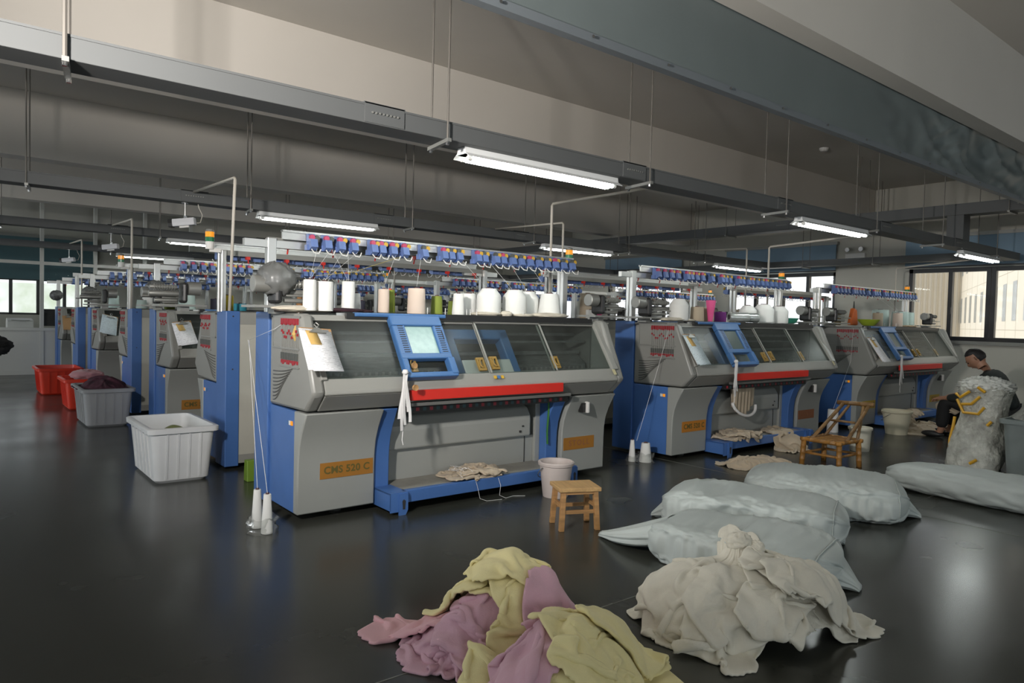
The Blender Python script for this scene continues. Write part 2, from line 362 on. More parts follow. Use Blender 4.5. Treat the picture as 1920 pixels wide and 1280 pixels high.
def make_machine():
    R = empty('knitting_machine')
    # housing -------------------------------------------------
    cap = [(.665, 1.195), (.215, 1.195), (.190, 1.165), (.140, 1.05), (.075, .91), (.012, .765), (.012, .745), (.115, .645), (.665, .635)]
    for xa, xb in ((0, .075), (2.425, 2.5)): MB().prism(cap, xa, xb).build('end_cover', M['grey'], R, bevel=.018, auto=True)
    l = MB()
    l.prism([(.040, .835), (.012, .765), (.010, .75), (.015, .742), (.15, .742), (.15, .835)], .075, 2.425)
    l.prism([(.255, 1.165), (.26, 1.19), (.30, 1.19), (.30, 1.165)], .075, 2.425)
    l.build('front_ledge', M['grey_l'], R, bevel=.004)
    c = MB().prism([(.014, .740), (.113, .645), (.2, .645), (.2, .740)], .075, 2.425)
    c.build('lower_lip', M['grey'], R, bevel=.004)
    d = MB().box(.0, 2.5, .30, .885, 1.165, 1.19).box(.08, .1, .3, .66, .66, 1.17).box(2.4, 2.42, .3, .66, .66, 1.17)
    d.box(0, 2.5, .665, .885, 1.19, 1.197)
    d.build('top_deck', M['grey_d'], R, bevel=.004)
    rl = MB().box(.30, 2.36, .235, .262, 1.172, 1.205).box(.30, 2.36, .285, .315, 1.185, 1.212)
    rl.build('front_rail', M['black'], R)
    RA = MB()
    RA.box(.25, 2.4, .268, .274, 1.19, 1.205); RA.build('rail_trim', M['alu'], R)
    b = MB().box(.09, 2.41, .872, .885, .10, 1.10); b.build('back_panel', M['beige'], R, bevel=.003)
    b = MB().box(.09, 2.41, .86, .888, 1.10, 1.19).box(.09, 2.41, .86, .887, .04, .105); b.build('back_frame', M['grey_l'], R)
    # inside --------------------------------------------------
    i = MB().box(.1, 2.4, .60, .62, .64, 1.165).box(.1, 2.4, .12, .60, .645, .665)
    i.build('inner_wall', M['dark'], R)
    i = MB(); i.prism([(.28, .665), (.30, .86), (.40, .93), (.52, .86), (.55, .665)], .14, 2.36)
    i.box(.14, 2.36, .37, .43, .93, .955); i.box(.12, 2.38, .33, .35, 1.02, 1.035); i.box(.12, 2.38, .45, .47, 1.07, 1.09)
    i.build('needle_bed', M['mid'], R)
    i = MB()
    for k in range(46): i.box(.2 + k * .047, .215 + k * .047, .29, .30, .70, .84)
    i.build('needle', M['steel'], R)['kind'] = 'stuff'
    # carriage
    ca = empty('carriage'); ca.parent = R
    a = MB(); slbox(a, 1.00, 1.075, -.02, .36, -.12, -.045); slbox(a, 1.46, 1.54, -.02, .36, -.12, -.045); slbox(a, 1.0, 1.54, .29, .37, -.12, -.045)
    a.build('carriage_arch', M['blue2'], ca, bevel=.01)
    a = MB(); slbox(a, 1.07, 1.47, -.02, .125, -.05, -.035); a.build('carriage_cover', M['white'], ca, bevel=.012)
    # sliding covers
    for x0, x1, hx in ((.08, .64, .655), (.62, 1.245, 1.185), (1.235, 1.83, 1.285), (1.80, 2.40, 1.845)):
        g = MB(); n = 0.0 if x0 in (.08, 1.235) else -.012
        slbox(g, x0, x1, .0, GL, n - .004, n)
        go = g.build('cover_window', M['glass'], R)
        e = MB(); slbox(e, x0, x0 + .012, 0, GL, n, n + .006); slbox(e, x1 - .012, x1, 0, GL, n, n + .006); slbox(e, x0, x1, GL - .012, GL, n, n + .006)
        e.build('cover_edge', M['grey_l'], go)
        e = MB()
        for s0, s1, v0, v1 in ((-.03, -.017, .035, .105), (.017, .03, .035, .105), (-.03, .03, .022, .04), (-.03, .03, .1, .118)): slbox(e, hx + s0, hx + s1, v0, v1, n, n + .014)
        pts = []
        for q in range(9):
            an = PI * (.5 + q / 8); pts.append(sp(hx + .004 + .02 * math.cos(an), .07 + .03 * math.sin(an), n + .02))
        e.tube(pts, .006, 6)
        e.build('cover_handle', M['hook'], go)
    fr = MB(); slbox(fr, .055, .09, -.01, GL + .02, -.02, .012); slbox(fr, 2.385, 2.44, -.01, GL + .02, -.02, .012)
    fr.build('cover_frame', M['grey_l'], R, bevel=.004)
    # console
    co = MB(); a0, a1 = .575, .945
    slbox(co, a0, a1, .335, GL + .015, .0, .045); slbox(co, a0, .665, .125, .335, .0, .045); slbox(co, .868, a1, .125, .335, .0, .045)
    slbox(co, a0, a1, .095, .135, .0, .045); slbox(co, a0, .615, -.02, .10, .0, .05); slbox(co, .90, a1 + .003, -.02, .10, .0, .055); slbox(co, a0, a1, -.035, .0, .0, .05)
    co.box(.35, 1.0, .225, .27, 1.185, 1.21)
    con = co.build('control_console', M['blue2'], R, bevel=.007)
    s = MB(); slbox(s, .665, .868, .135, .335, .005, .028); s.build('screen', M['screen'], con)
    s = MB()
    for k in range(13):
        v = .14 + k * .0155
        slbox(s, .61, .648, v, v + .005, .044, .047); slbox(s, .885, .923, v, v + .005, .044, .047)
    slbox(s, .92, .925, .23, .30, .045, .048)
    s.build('vent_slot', M['seam'], con)
    # strips under the ledge
    MB().box(.61, 1.845, -.012, .012, .690, .752).build('safety_strip', M['red'], R, bevel=.002)
    st = MB().box(.60, 1.95, .02, .06, .652, .672); st.build('lower_bar', M['grey_d'], R)
    st = MB().box(.60, 2.0, .10, .16, .60, .645).box(.6, 2.0, .14, .3, .60, .65); st.build('take_down_housing', M['black'], R)
    MB().box(.62, 1.95, .085, .1, .612, .634).build('striped_roller', stripe_mat('roller_stripe', ((.30, .02, .035), (.012, .012, .012), (.02, .07, .08), (.012, .012, .012)), .10), R)
    # cabinets
    for x0, x1, nm in ((0.0, .49, 'left'), (2.045, 2.5, 'right')):
        cb = MB().prism(CABF + [(.27, .04), (.27, .635)], x0, x1)
        cab = cb.build('cabinet', M['cab'], R, bevel=.008, auto=True)
        sx = x0 if nm == 'left' else x1
        xx = (x0 + .004, x0 + .03) if nm == 'left' else (x1 - .03, x1 - .004)
        MB().box(*xx, .265, .668, .04, .632).build('side_panel', M['blue'], R, bevel=.003)
        for q, mm in enumerate((M['amber'], M['white'], M['blue2'])):
            ex = (x0 - .0015, x0 + .006) if nm == 'left' else (x1 - .006, x1 + .0015)
            MB().box(*ex, .295 + q * .028, .318 + q * .028, .545, .570).build('warning_sticker', mm, cab)
        if nm == 'left':
            p = MB().box(.135, .475, .2045, .21, .232, .326).build('name_plate', M['plate'], cab)
            text_mesh('lettering', 'CMS 520 C', .060, M['ink'], p, (.305, .2038, .279), track=1.05, bold=.0016)
        else:
            p = MB().box(2.065, 2.385, .2045, .21, .212, .306).build('name_plate', M['plate'], cab)
            text_mesh('lettering', 'STOLL', .062, M['plate2'], p, (2.225, .2038, .259), track=1.3, bold=.001)
            MB().box(2.165, 2.20, .118, .16, .505, .575).build('latch_recess', M['black'], cab)
            MB().box(2.20, 2.222, .095, .15, .50, .585).build('latch_handle', M['white'], cab, bevel=.006)
    # blue fins
    fin = [(.125, .632), (.15, .585), (.185, .515), (.212, .44), (.225, .36), (.228, .28), (.228, .05), (.6, .05), (.6, .632)]
    for x0, x1 in ((.493, .60), (1.905, 2.015)):
        MB().prism(fin, x0, x1).build('curved_leg', M['blue'], R, bevel=.006, auto=True)
    # fabric take-down box
    t = MB().prism([(.50, .60), (.32, .545), (.285, .49), (.28, .46), (.28, .34), (.50, .34)], .62, 1.80)
    tk = t.build('take_down_box', M['cab'], R, bevel=.012)
    MB().box(.62, 1.86, .325, .345, .13, .335).box(1.86, 1.905, .30, .5, .13, .62).build('lower_panel', M['cab'], R, bevel=.003)
    MB().box(1.775, 1.779, .32, .325, .14, .33).box(1.69, 1.705, .272, .281, .37, .385).box(1.715, 1.73, .272, .281, .41, .42).build('panel_fitting', M['seam'], R)
    MB().prism([(.085, .13), (.33, .14), (.33, .12), (.085, .11)], .60, 1.93).build('lower_shelf', M['shelf'], R)
    MB().box(.60, 2.02, .045, .085, .062, .137).build('foot_bar', M['blue'], R, bevel=.004)
    for fx in (.50, 1.915):
        f = MB().box(fx, fx + .115, .02, .03, .02, .135).box(fx, fx + .012, .02, .24, .03, .135).box(fx, fx + .115, .02, .24, .125, .137)
        f.prism([(fx + .055, .13), (fx + .115, .13), (fx + .115, .03), (fx + .10, .0), (fx + .055, .0)], .012, .022, 'y')
        fo = f.build('foot_bracket', M['blue'], R)
        MB().prism([(fx + .075, .085), (fx + .085, .095), (fx + .097, .085), (fx + .093, .035), (fx + .08, .035)], .009, .013, 'y').build('bracket_slot', M['seam'], fo)
    fe = MB()
    for fx in (.3, 2.2): fe.lathe([(.035, 0), (.04, .01), (.02, .015), (.02, .045)], (fx, .35, 0), 12); fe.lathe([(.035, 0), (.04, .01), (.02, .015), (.02, .045)], (fx, .78, 0), 12)
    fe.build('foot', M['dark'], R)
    MB().box(.03, 2.47, .24, .84, .04, .11).build('base_frame', M['dark'], R)
    # columns
    for x0, x1 in ((-.012, .092), (2.408, 2.512)):
        co = MB().box(x0, x1, .665, .895, .02, 1.2)
        cc = co.build('blue_column', M['blue'], R, bevel=.006)
        e = MB().lathe([(.006, 0), (.006, .004)], ((x0 + x1) / 2, .894, 1.16), 8, 'y').lathe([(.006, 0), (.006, .004)], ((x0 + x1) / 2, .894, .76), 8, 'y')
        e.build('column_bolt', M['seam'], cc)
    # side tension window (both ends)
    for sx, dx in ((0.0, -1), (2.5, 1)):
        def bx(mb, y0, y1, z0, z1, t): return mb.box(min(sx, sx + dx * t), max(sx, sx + dx * t), y0, y1, z0, z1)
        w = MB(); bx(w, .21, .60, .99, 1.175, .003); bx(w, .21, .48, .885, .97, .003)
        w.build('tension_window', M['grey'], R)
        w = MB(); bx(w, .20, .61, 1.170, 1.18, .006); bx(w, .20, .61, .985, .995, .006); bx(w, .60, .61, .985, 1.18, .006); bx(w, .20, .49, .88, .888, .008)
        w.build('tension_frame', M['steel'], R)
        rr = MB(); ww = MB(); kk = MB()
        for k in range(12):
            y = .215 + k * .0215
            bx(rr, y, y + .011, 1.130 + .004 * math.sin(k * 2.1), 1.165, .014)
            bx(rr, y, y + .009, 1.065 + .02 * math.sin(k * 1.3), 1.08 + .02 * math.sin(k * 1.3), .012)
            bx(ww, y + .004, y + .0065, .96, 1.13, .007)
            bx(kk, y, y + .011, .925, .965, .012); bx(rr, y - .001, y + .012, .903 + .008 * math.sin(k * 1.7), .922, .010)
        rr.build('yarn_tensioner', M['redd'], R); ww.build('tension_wire', M['steel'], R); kk.build('yarn_guide', M['dark'], R)
        rb = MB()
        for k in range(9):
            z = .845 - k * .022
            pts = [(sx + dx * .002, .60 - q * (.30 - .02 * k) / 7, z + .028 * (q / 7) ** 2 * (1 + .3 * k)) for q in range(8)]
            rb.tube(pts, .004, 4)
        rb.build('side_rib', M['grey_d'], R)
    # creel rack
    for px_ in (-.01, 2.47):
        r_ = MB().box(px_, px_ + .055, .70, .735, 1.19, 1.66).box(px_ + .01, px_ + .045, .75, .785, 1.19, 1.66)
        r_.build('rack_post', M['alu'], R, bevel=.004)
    MB().box(.07, 2.55, .675, .69, 1.655, 1.71).box(.07, 2.55, .66, .70, 1.70, 1.712).box(-.15, .25, .706, .745, 1.60, 1.645).build('rack_rail', M['alu'], R)
    MB().box(.0, 2.50, .72, .75, 1.625, 1.665).build('rear_rail', M['steel'], R)
    for k in range(8):
        MB().box(.125 + k * .31, .155 + k * .31, .735, .77, 1.60, 1.624).tube([(.14 + k * .31, .76, 1.605), (.14 + k * .31, .77, 1.57)], .005, 6).build('red_hook', M['red'], R)
    for k, x in enumerate(CATCH):
        c = MB(); c.prism([(.645, 1.70), (.60, 1.665), (.585, 1.615), (.62, 1.595), (.665, 1.605), (.672, 1.70)], x - .028, x + .018)
        c.box(x - .038, x + .028, .63, .67, 1.595, 1.63)
        cc = c.build('yarn_catcher', M['bluec'], R)
        MB().lathe([(.017, 0), (.019, .02), (.012, .025)], (x - .014, .60, 1.675), 8, 'y').build('catcher_knob', M['pink'] if (k < 8 or k % 3 == 0) else M['dark'], cc)
        MB().lathe([(.016, 0), (.018, .02), (.012, .024)], (x + .018, .60, 1.672), 8, 'y').build('catcher_knob', M['yellow'] if k > 1 else M['dark'], cc)
        MB().tube([(x - .02, .60, 1.60), (x - .015, .57, 1.575), (x + .01, .56, 1.57), (x + .03, .575, 1.60)], .004, 5).build('catcher_loop', M['white'], cc)
    # signal light
    sl = empty('signal_light'); sl.parent = R; sx, sy = 2.60, .77
    MB().lathe([(.03, 1.66), (.032, 1.715), (.026, 1.72)], (sx, sy, 0), 16).box(2.52, 2.6, .76, .78, 1.64, 1.67).build('lamp_base', M['white'], sl, smooth=False)
    MB().lathe([(.032, 1.718), (.032, 1.75)], (sx, sy, 0), 16).build('green_lens', M['green'], sl)
    MB().lathe([(.032, 1.752), (.032, 1.79)], (sx, sy, 0), 16).build('amber_lens', M['amber'], sl)
    MB().lathe([(.032, 1.791), (.026, 1.808), (.008, 1.815)], (sx, sy, 0), 16).build('lamp_cap', M['steel'], sl)
    # storage feeders at both ends
    for e_, (ox, sgn) in enumerate(((-.14, 1), (2.64, -1))):
        fd = empty('yarn_feeder'); fd.parent = R
        X = lambda t: ox + sgn * t if sgn > 0 else ox - t + .0
        if e_ == 1: X = lambda t: 2.60 + t * .8
        else: X = lambda t: -.16 + (t if t < .13 else t - .02)
        def seg(mb, a, b2, y, z, r, n=14): mb.lathe([(r * .9, a), (r, a + .004), (r, b2 - .004), (r * .9, b2)], (0, y, z), n, 'x')
        a = MB(); a.box(min(X(-.02), X(.40)), max(X(-.02), X(.40)), .42, .66, 1.225, 1.24); a.box(min(X(.12), X(.2)), max(X(.12), X(.2)), .5, .6, 1.19, 1.23)
        a.build('feeder_plate', M['steel'], fd)
        a = MB(); seg(a, X(.0), X(.12), .53, 1.365, .052, 20); a.build('feeder_motor', M['steel'], fd, auto=True)
        a = MB(); a.box(X(.13), X(.18), .46, .60, 1.25, 1.41); a.build('feeder_housing', M['black'], fd, bevel=.02)
        a = MB(); seg(a, X(.20), X(.44), .50, 1.37, .016); seg(a, X(.20), X(.46), .54, 1.32, .02); seg(a, X(.20), X(.40), .50, 1.27, .014); seg(a, X(.2), X(.5), .47, 1.30, .006)
        for k in range(9): seg(a, X(.22 + k * .022), X(.228 + k * .022), .50, 1.37, .026, 10)
        a.build('feeder_rod', M['steel'], fd, auto=True)
    return R
CATCH = [.25, .347, .439, .53, .674, .735, .82, .912, 1.068, 1.233, 1.293, 1.364, 1.532, 1.592, 1.703, 1.769, 1.864, 1.949, 2.037, 2.131, 2.217, 2.309, 2.398, 2.494]
proto = make_machine()
BACK_ONLY = set()
ROWS = [  # x of the first machine, y of the crest, turned?, words
 (1.578, 3.68, False, 'in front row'), (1.67, 6.385, True, 'in second row, back to the front row'), (1.67, 7.12, False, 'in third row across the aisle'),
 (1.67, 9.78, True, 'in fourth row, turned away'), (1.60, 10.58, False, 'in fifth row'), (1.58, 13.15, True, 'in sixth row, turned away'), (1.57, 13.98, False, 'in last row before the partition')]
PLACE = ['at the open aisle end', 'in the middle of its row', 'by the windows']
FRONT_L = ['large grey and blue knitting machine closest to the wooden stool, with orange plates',
           'grey and blue knitting machine behind the bamboo chair, beige knit hanging beneath it',
           'grey and blue knitting machine beside the seated man at the window end']
first = True; MACH = {}
for ri, (x0, y0, turned, words) in enumerate(ROWS):
    for ci in range(3):
        if first: m = proto; first = False
        else: m = copy_tree(proto, None, 1 if ri > 3 else 3)
        X = x0 + 3.342 * ci
        if turned: m.location = (X + 2.5, y0, 0); m.rotation_euler.z = PI
        else: m.location = (X, y0, 0)
        lab = FRONT_L[ci] if ri == 0 else 'knitting machine %s, %s' % (words, PLACE[ci])
        tag(m, lab, 'knitting machine', 'knitting machines in rows'); MACH[ri, ci] = m
# machine-specific looks of the front row (plate colours)
for ci, (pm, im) in enumerate(((M['plate'], M['ink']), (mat('bright_orange_plate', (.50, .19, .02), .5), M['ink']), (M['plate3'], M['ink']))):
    if ci == 0: continue
    for ch in MACH[0, ci].children:
        if ch.name.startswith('cabinet'):
            for g in ch.children:
                if g.name.startswith('name_plate'):
                    g.data = g.data.copy(); g.data.materials[0] = pm if g.data.vertices[0].co.x < 1 else (M['plate2'] if ci == 1 else M['plate3'])
sd_ = mat('screen_off', (.10, .13, .12), .25)
def dim(o):
    for ch in o.children:
        if ch.name.startswith('screen'): ch.data = dimd.setdefault(ch.data.name, ch.data.copy()); ch.data.materials[0] = sd_
        dim(ch)
dimd = {}
for key, m in MACH.items():
    if key != (0, 0): dim(m)
# turn the carriage of each machine to its own place
for (ri, ci), m in MACH.items():
    for ch in m.children:
        if ch.name.startswith('carriage'): ch.location.x = {(0, 0): 0, (0, 1): -.42, (0, 2): -.5}.get((ri, ci), (-.3 + .37 * ((ri * 3 + ci) % 4)))
        if ch.name.startswith('carriage') and ch.location.x < -.3 and ri: ch.location.x = 0
# ------------------------------------------------------------------ cable trays, lamps, rods, curtain, pipes, cameras
traym = mat('tray_grey', (0.105, 0.11, 0.11), 0.6, 0.0, noise_amt=0.06, noise_scale=1.2)
rodm = mat('rod_steel', (0.20, 0.185, 0.165), 0.45, 0.5)
TZ0, TZ1 = 2.138, 2.234
def tray(name, x0, x1, y0, y1, z0, z1, label, along='x', joints=(), cap=True):
    r = empty(name, ((x0 + x1) / 2, (y0 + y1) / 2, z0)); cx, cy_ = (x0 + x1) / 2, (y0 + y1) / 2
    hx, hy = (x1 - x0) / 2, (y1 - y0) / 2; h = z1 - z0
    t = MB().box(-hx, hx, -hy, hy, 0, h - .008)
    t.build('tray_body', traym, r, bevel=.003)
    t = MB()
    if along == 'x': t.box(-hx, hx, -hy - .004, -hy + .02, h - .010, h).box(-hx, hx, hy - .02, hy + .004, h - .010, h)
    else: t.box(-hx - .004, -hx + .02, -hy, hy, h - .010, h).box(hx - .02, hx + .004, -hy, hy, h - .010, h)
    t.build('tray_lid', traym, r)
    for j in joints:
        p = j - (cx if along == 'x' else cy_)
        c = MB()
        if along == 'x': c.box(p - .11, p + .11, -hy - .006, -hy, .004, h + .004).box(p - .115, p + .115, -hy - .006, hy + .006, h - .002, h + .006)
        else: c.box(-hx - .006, -hx, p - .11, p + .11, .004, h + .004)
        jc = c.build('joint_plate', traym, r)
        b = MB()
        for k in range(8):
            q = p - .07 + k * .02
            if along == 'x': b.lathe([(.0055, -.010), (.0055, 0)], (q, -hy - .003, h * .56), 8, 'y')
            else: b.lathe([(.0055, -.010), (.0055, 0)], (-hx - .003, q, h * .56), 8, 'x')
        b.build('joint_screw', M['steel'], jc)
    return tag(r, label, 'cable tray', 'hanging cable trays')
TR = [(3.20, 3.375), (6.62, 6.80), (10.08, 10.26), (13.55, 13.73)]
TL = ['grey cable tray nearest the camera, crossing the whole room under the cream beam',
      'grey cable tray above the second and third rows of machines', 'grey cable tray third from the camera, over the middle rows',
      'grey cable tray furthest from the camera, just before the partition']
for i, (a, b) in enumerate(TR):
    tray('cable_tray', XL + .1, 11.25 if i == 0 else 10.75, a, b, TZ0, TZ1, TL[i], joints=[1.72 + 1.85 * k for k in range(-1, 5)])
tray('cable_tray', 10.76, 10.94, 3.55, 14.9, TZ0, TZ1, 'grey cable tray running along the window wall at lamp height', 'y', joints=[6, 9, 12])
tray('cable_tray', 9.25, 9.45, 2.2, 12.0, 2.53, 2.66, 'raised grey cable tray crossing above the others near the windows', 'y', joints=[2.6, 5.5, 8.5])
b = MB().box(-.10, .10, -.09, .09, 0, .295).build('cable_riser_box', traym, None, (9.35, 3.29, 2.235), bevel=.004)
tag(b, 'upright grey duct box joining the nearest tray to the raised tray', 'cable duct')
b = MB().tube([(0, 0, 0), (.03, -.05, -.03), (.04, -.06, -.12), (.03, -.07, -.20), (.0, -.06, -.25)], .012, 6).build('red_cable_coil', M['red'], None, (9.46, 3.30, 2.52))
tag(b, 'red cable hanging beside the upright duct box', 'cable')
# hanger rods
def hanger(x, yf, yb, thick, label, z=TZ0, dx=0.04):
    r = empty('tray_hanger', (x, (yf + yb) / 2, z)); h = (yb - yf) / 2 + .025
    MB().tube([(0, -h, -.03), (0, -h, H_CEIL - z - .001)], thick, 6).build('threaded_rod', rodm, r)
    MB().tube([(dx, h, -.03), (dx, h, H_CEIL - z - .001)], thick, 6).build('threaded_rod', rodm, r)
    MB().hexa([(-.012, -h - .02, -.02), (.012, -h - .02, -.02), (dx + .012, h + .02, -.02), (dx - .012, h + .02, -.02),
               (-.012, -h - .02, -.001), (.012, -h - .02, -.001), (dx + .012, h + .02, -.001), (dx - .012, h + .02, -.001)]).build('cross_bar', M['steel'], r)
    for yy, xx in ((-h, 0), (h, dx)): MB().lathe([(.010, -.034), (.010, -.02)], (xx, yy, 0), 6).build('rod_nut', M['chrome'], r)
    tag(r, label, 'tray hanger', 'tray hangers')
HX = [[.36, 2.08, 3.70, 5.40, 7.02, 8.6, 10.3], [.50, 2.20, 3.9, 5.6, 7.3, 9.0], [.5, 2.2, 3.9, 5.6, 7.3, 9.0], [.5, 2.2, 3.9, 5.6, 7.3, 9.0]]
ORD = ['leftmost', 'second from the left', 'third from the left', 'fourth from the left', 'fifth from the left', 'sixth from the left', 'rightmost']
for i, (a, b) in enumerate(TR):
    for k, x in enumerate(HX[i]):
        hanger(x, a, b, (.009 if k == 0 else .0055) if i == 0 else .006, 'pair of steel rods holding the %s cable tray, %s of its hangers' % (['nearest', 'second', 'third', 'furthest'][i], ORD[k]))
for k, y in enumerate((4.9, 6.0, 8.2, 10.2)):
    r = empty('tray_hanger', (10.85, y, TZ0))
    for s in (-1, 1): MB().tube([(s * .11, 0, -.03), (s * .11, 0, H_CEIL - TZ0 - .001)], .005, 6).build('threaded_rod', rodm, r)
    MB().box(-.13, .13, -.012, .012, -.02, -.001).build('cross_bar', M['steel'], r)
    tag(r, 'rod pair holding the tray along the window wall, %s' % ['nearest of the row', 'second of the row', 'third of the row', 'furthest of the row'][k], 'tray hanger', 'tray hangers')
for k, y in enumerate((2.75, 4.4, 6.4, 8.4)):
    r = empty('tray_hanger', (9.35, y, 2.53))
    for s in (-1, 1): MB().tube([(s * .12, 0, -.03), (s * .12, 0, H_CEIL - 2.53 - .001)], .005, 6).build('threaded_rod', rodm, r)
    MB().box(-.14, .14, -.012, .012, -.02, -.001).build('cross_bar', M['steel'], r)
    tag(r, 'rod pair holding the raised tray, %s' % ['nearest of the row', 'second of the row', 'third of the row', 'furthest of the row'][k], 'tray hanger', 'tray hangers')
# fluorescent lamps
lampw = mat('lamp_white', (0.78, 0.79, 0.78), 0.4)
tubem = mat('lit_tube', (1, 1, 1), 0.3, emit=(0.93, 1.0, 0.97), estr=27.0)
def make_lamp():
    r = empty('fluorescent_lamp')
    t = MB().prism([(-.035, 0), (.035, 0), (.042, -.040), (-.042, -.040)], -.615, .615)
    t.build('lamp_body', lampw, r, bevel=.003)
    t = MB()
    t.hexa([(-.615, -.075, -.058), (.615, -.075, -.058), (.615, -.04, -.036), (-.615, -.04, -.036), (-.615, -.075, -.055), (.615, -.075, -.055), (.615, -.04, -.032), (-.615, -.04, -.032)])
    t.hexa([(-.615, .04, -.036), (.615, .04, -.036), (.615, .075, -.058), (-.615, .075, -.058), (-.615, .04, -.032), (.615, .04, -.032), (.615, .075, -.055), (-.615, .075, -.055)])
    t.box(-.615, .615, -.04, .04, -.04, -.036)
    t.build('reflector', lampw, r)
    for s in (-1, 1):
        tb = MB().lathe([(.012, -.575), (.0135, -.57), (.0135, .57), (.012, .575)], (0, s * .03, -.058), 10, 'x').build('tube', tubem, r)
        for e in (-1, 1): MB().lathe([(.015, e * .578 - .012), (.015, e * .578 + .012)], (0, s * .03, -.058), 10, 'x').build('tube_socket', M['white'], tb)
    return r
lp = make_lamp(); firstl = True
LXS = [-1.0, 2.86, 6.40, 10.05]
LNAME = ['nearest', 'second', 'third', 'furthest']
for i, (a, b) in enumerate(TR):
    for k, x in enumerate(LXS[1:] if i else LXS[1:]):
        o = lp if firstl else copy_tree(lp); firstl = False
        o.location = (x + (.06 if i and k < 2 else 0), (a + b) / 2 - (.0 if i == 0 else 0), TZ0)
        tag(o, 'lit double tube lamp under the %s cable tray, %s' % (LNAME[i], ['at the open aisle end', 'above the middle machines', 'towards the windows'][k]), 'lamp', 'fluorescent lamps under the trays')
# smoke curtain on the first beam
def curtain():
    r = empty('smoke_curtain', (0, 2.0865, 2.315))
    nx, nz = 360, 26; x0, x1 = -4.0, 11.5; v = []; f = []
    for j in range(nz + 1):
        for i in range(nx + 1):
            x = x0 + (x1 - x0) * i / nx; t = j / nz; z = .02 + t * .42
            k = min(1, max(0, (x - 4.4) / 1.2)); fold = 0
            n = noise.noise(Vector((x * 1.7 + t * .8, t * 1.3, 3.1))); n2 = noise.noise(Vector((x * 4.2 - t * 2.2, t * 2.0, 8.0)))
            fold = k * (abs(n) * .17 + abs(n2) * .06) * math.sin(PI * min(1, t * 1.02)) ** .6
            v.append((x, fold + .004, z))
    for j in range(nz):
        for i in range(nx):
            a = j * (nx + 1) + i; f.append((a, a + 1, a + nx + 2, a + nx + 1))
    m = MB(); m.add(v, f)
    fb = m.build('curtain_fabric', mat('curtain_fabric', (0.155, 0.185, 0.185), 0.42, noise_amt=.12, noise_scale=1.5, spec=.6), r, smooth=True)
    sd = fb.modifiers.new('Solid', 'SOLIDIFY'); sd.thickness = .002
    MB().prism([(-.014, 0), (.030, 0), (.030, .010), (-.004, .012), (-.004, .036), (-.014, .036)], -4, 11.5).build('bottom_rail', mat('rail_grey', (.15, .17, .185), .5), r)
    s = MB(); 
    for k in range(24): MB().lathe([(.007, -.008), (.004, -.002)], (-3.6 + k * .47, -.013, .022), 8, 'y').build('rail_screw', M['chrome'], r)
    tag(r, 'long grey blue smoke curtain hanging from the nearest ceiling beam', 'smoke curtain')
curtain()
# ivory conduits from the machines up to the trays
def conduit(x, y, z0, z1, ytray, label, zt=None, lean=0):
    p = MB().tube([(x - lean, y, z0), (x, y, z1 - .015), (x, y + (.015 if ytray > y else -.015), z1), (x, ytray, zt or z1)], .0115, 8).build('conduit_pipe', M['ivory'], None, smooth=True)
    tag(p, label, 'pipe', 'ivory conduits between machines and trays')
conduit(4.10, 4.60, 1.18, 2.19, 3.42, 'ivory conduit rising from the first front machine and bending to the nearest tray')
conduit(7.49, 4.60, 1.18, 2.10, 3.42, 'ivory conduit rising from the front machine behind the bamboo chair', zt=2.16)
conduit(10.83, 4.60, 1.18, 2.06, 3.42, 'ivory conduit rising from the front machine beside the seated man', zt=2.16)
ARM = 'ivory conduit elbow above the %s, bending away from the camera'
for k, (x, y, yt, l) in enumerate(((1.715, 5.50, 6.66, 'machine behind the big white bin'), (5.03, 5.46, 6.66, 'second machine of the second row'), (8.36, 5.46, 6.66, 'last machine of the second row'),
                        (1.66, 8.92, 10.1, 'fourth row machine at the aisle'), (5.0, 8.92, 10.1, 'fourth row middle machine'), (1.62, 12.28, 13.6, 'sixth row machine at the aisle'))):
    conduit(x, y, 1.2, 2.20, yt, ARM % l, zt=2.23, lean=.03 if k == 0 else 0)
# cctv cameras under the trays
def cctv(x, y, label, rz):
    r = empty('security_camera', (x, y, TZ0))
    MB().lathe([(.03, -.006), (.03, 0)], (0, 0, 0), 14).tube([(0, 0, 0), (0, 0, -.125)], .006, 8).box(-.012, .012, -.012, .012, -.14, -.115).build('ceiling_mount', M['chrome'], r)
    b = MB()
    h = .036; prof = [(-h, -.03), (h, -.03), (h * 1.1, .0), (h * .9, .036), (-h * .9, .036), (-h * 1.1, 0)]
    b.prism(prof, -.10, .085)
    bo = b.build('camera_body', mat('camera_shell', (.62, .62, .64), .35), r, bevel=.006); bo.location = (0, 0, -.172); bo.rotation_euler = (0, -.13, rz)
    MB().prism([(p * 1.06, q * 1.08) for p, q in prof], -.135, -.10).build('front_shield', M['black'], bo, bevel=.004)
    MB().lathe([(.02, -.139), (.016, -.136)], (0, 0, 0), 14, 'x').build('lens', M['chrome'], bo)
    MB().box(-.05, .03, -.01, .01, -.045, -.03).build('camera_foot', M['white'], bo)
    MB().tube([(.085, 0, -.17), (.13, .01, -.16), (.15, .02, -.09), (.12, .02, -.03), (.11, .02, .01)], .004, 6).build('camera_cable', M['ivory'], r, smooth=True)
    tag(r, label, 'camera', 'security cameras on the left')
cctv(1.665, 6.70, 'white security camera hanging under the second tray, largest of the three', -.55)
cctv(1.66, 10.17, 'white security camera hanging under the third tray, middle one of three', -.55)
cctv(1.62, 13.64, 'white security camera hanging under the furthest tray, smallest of three', -.55)
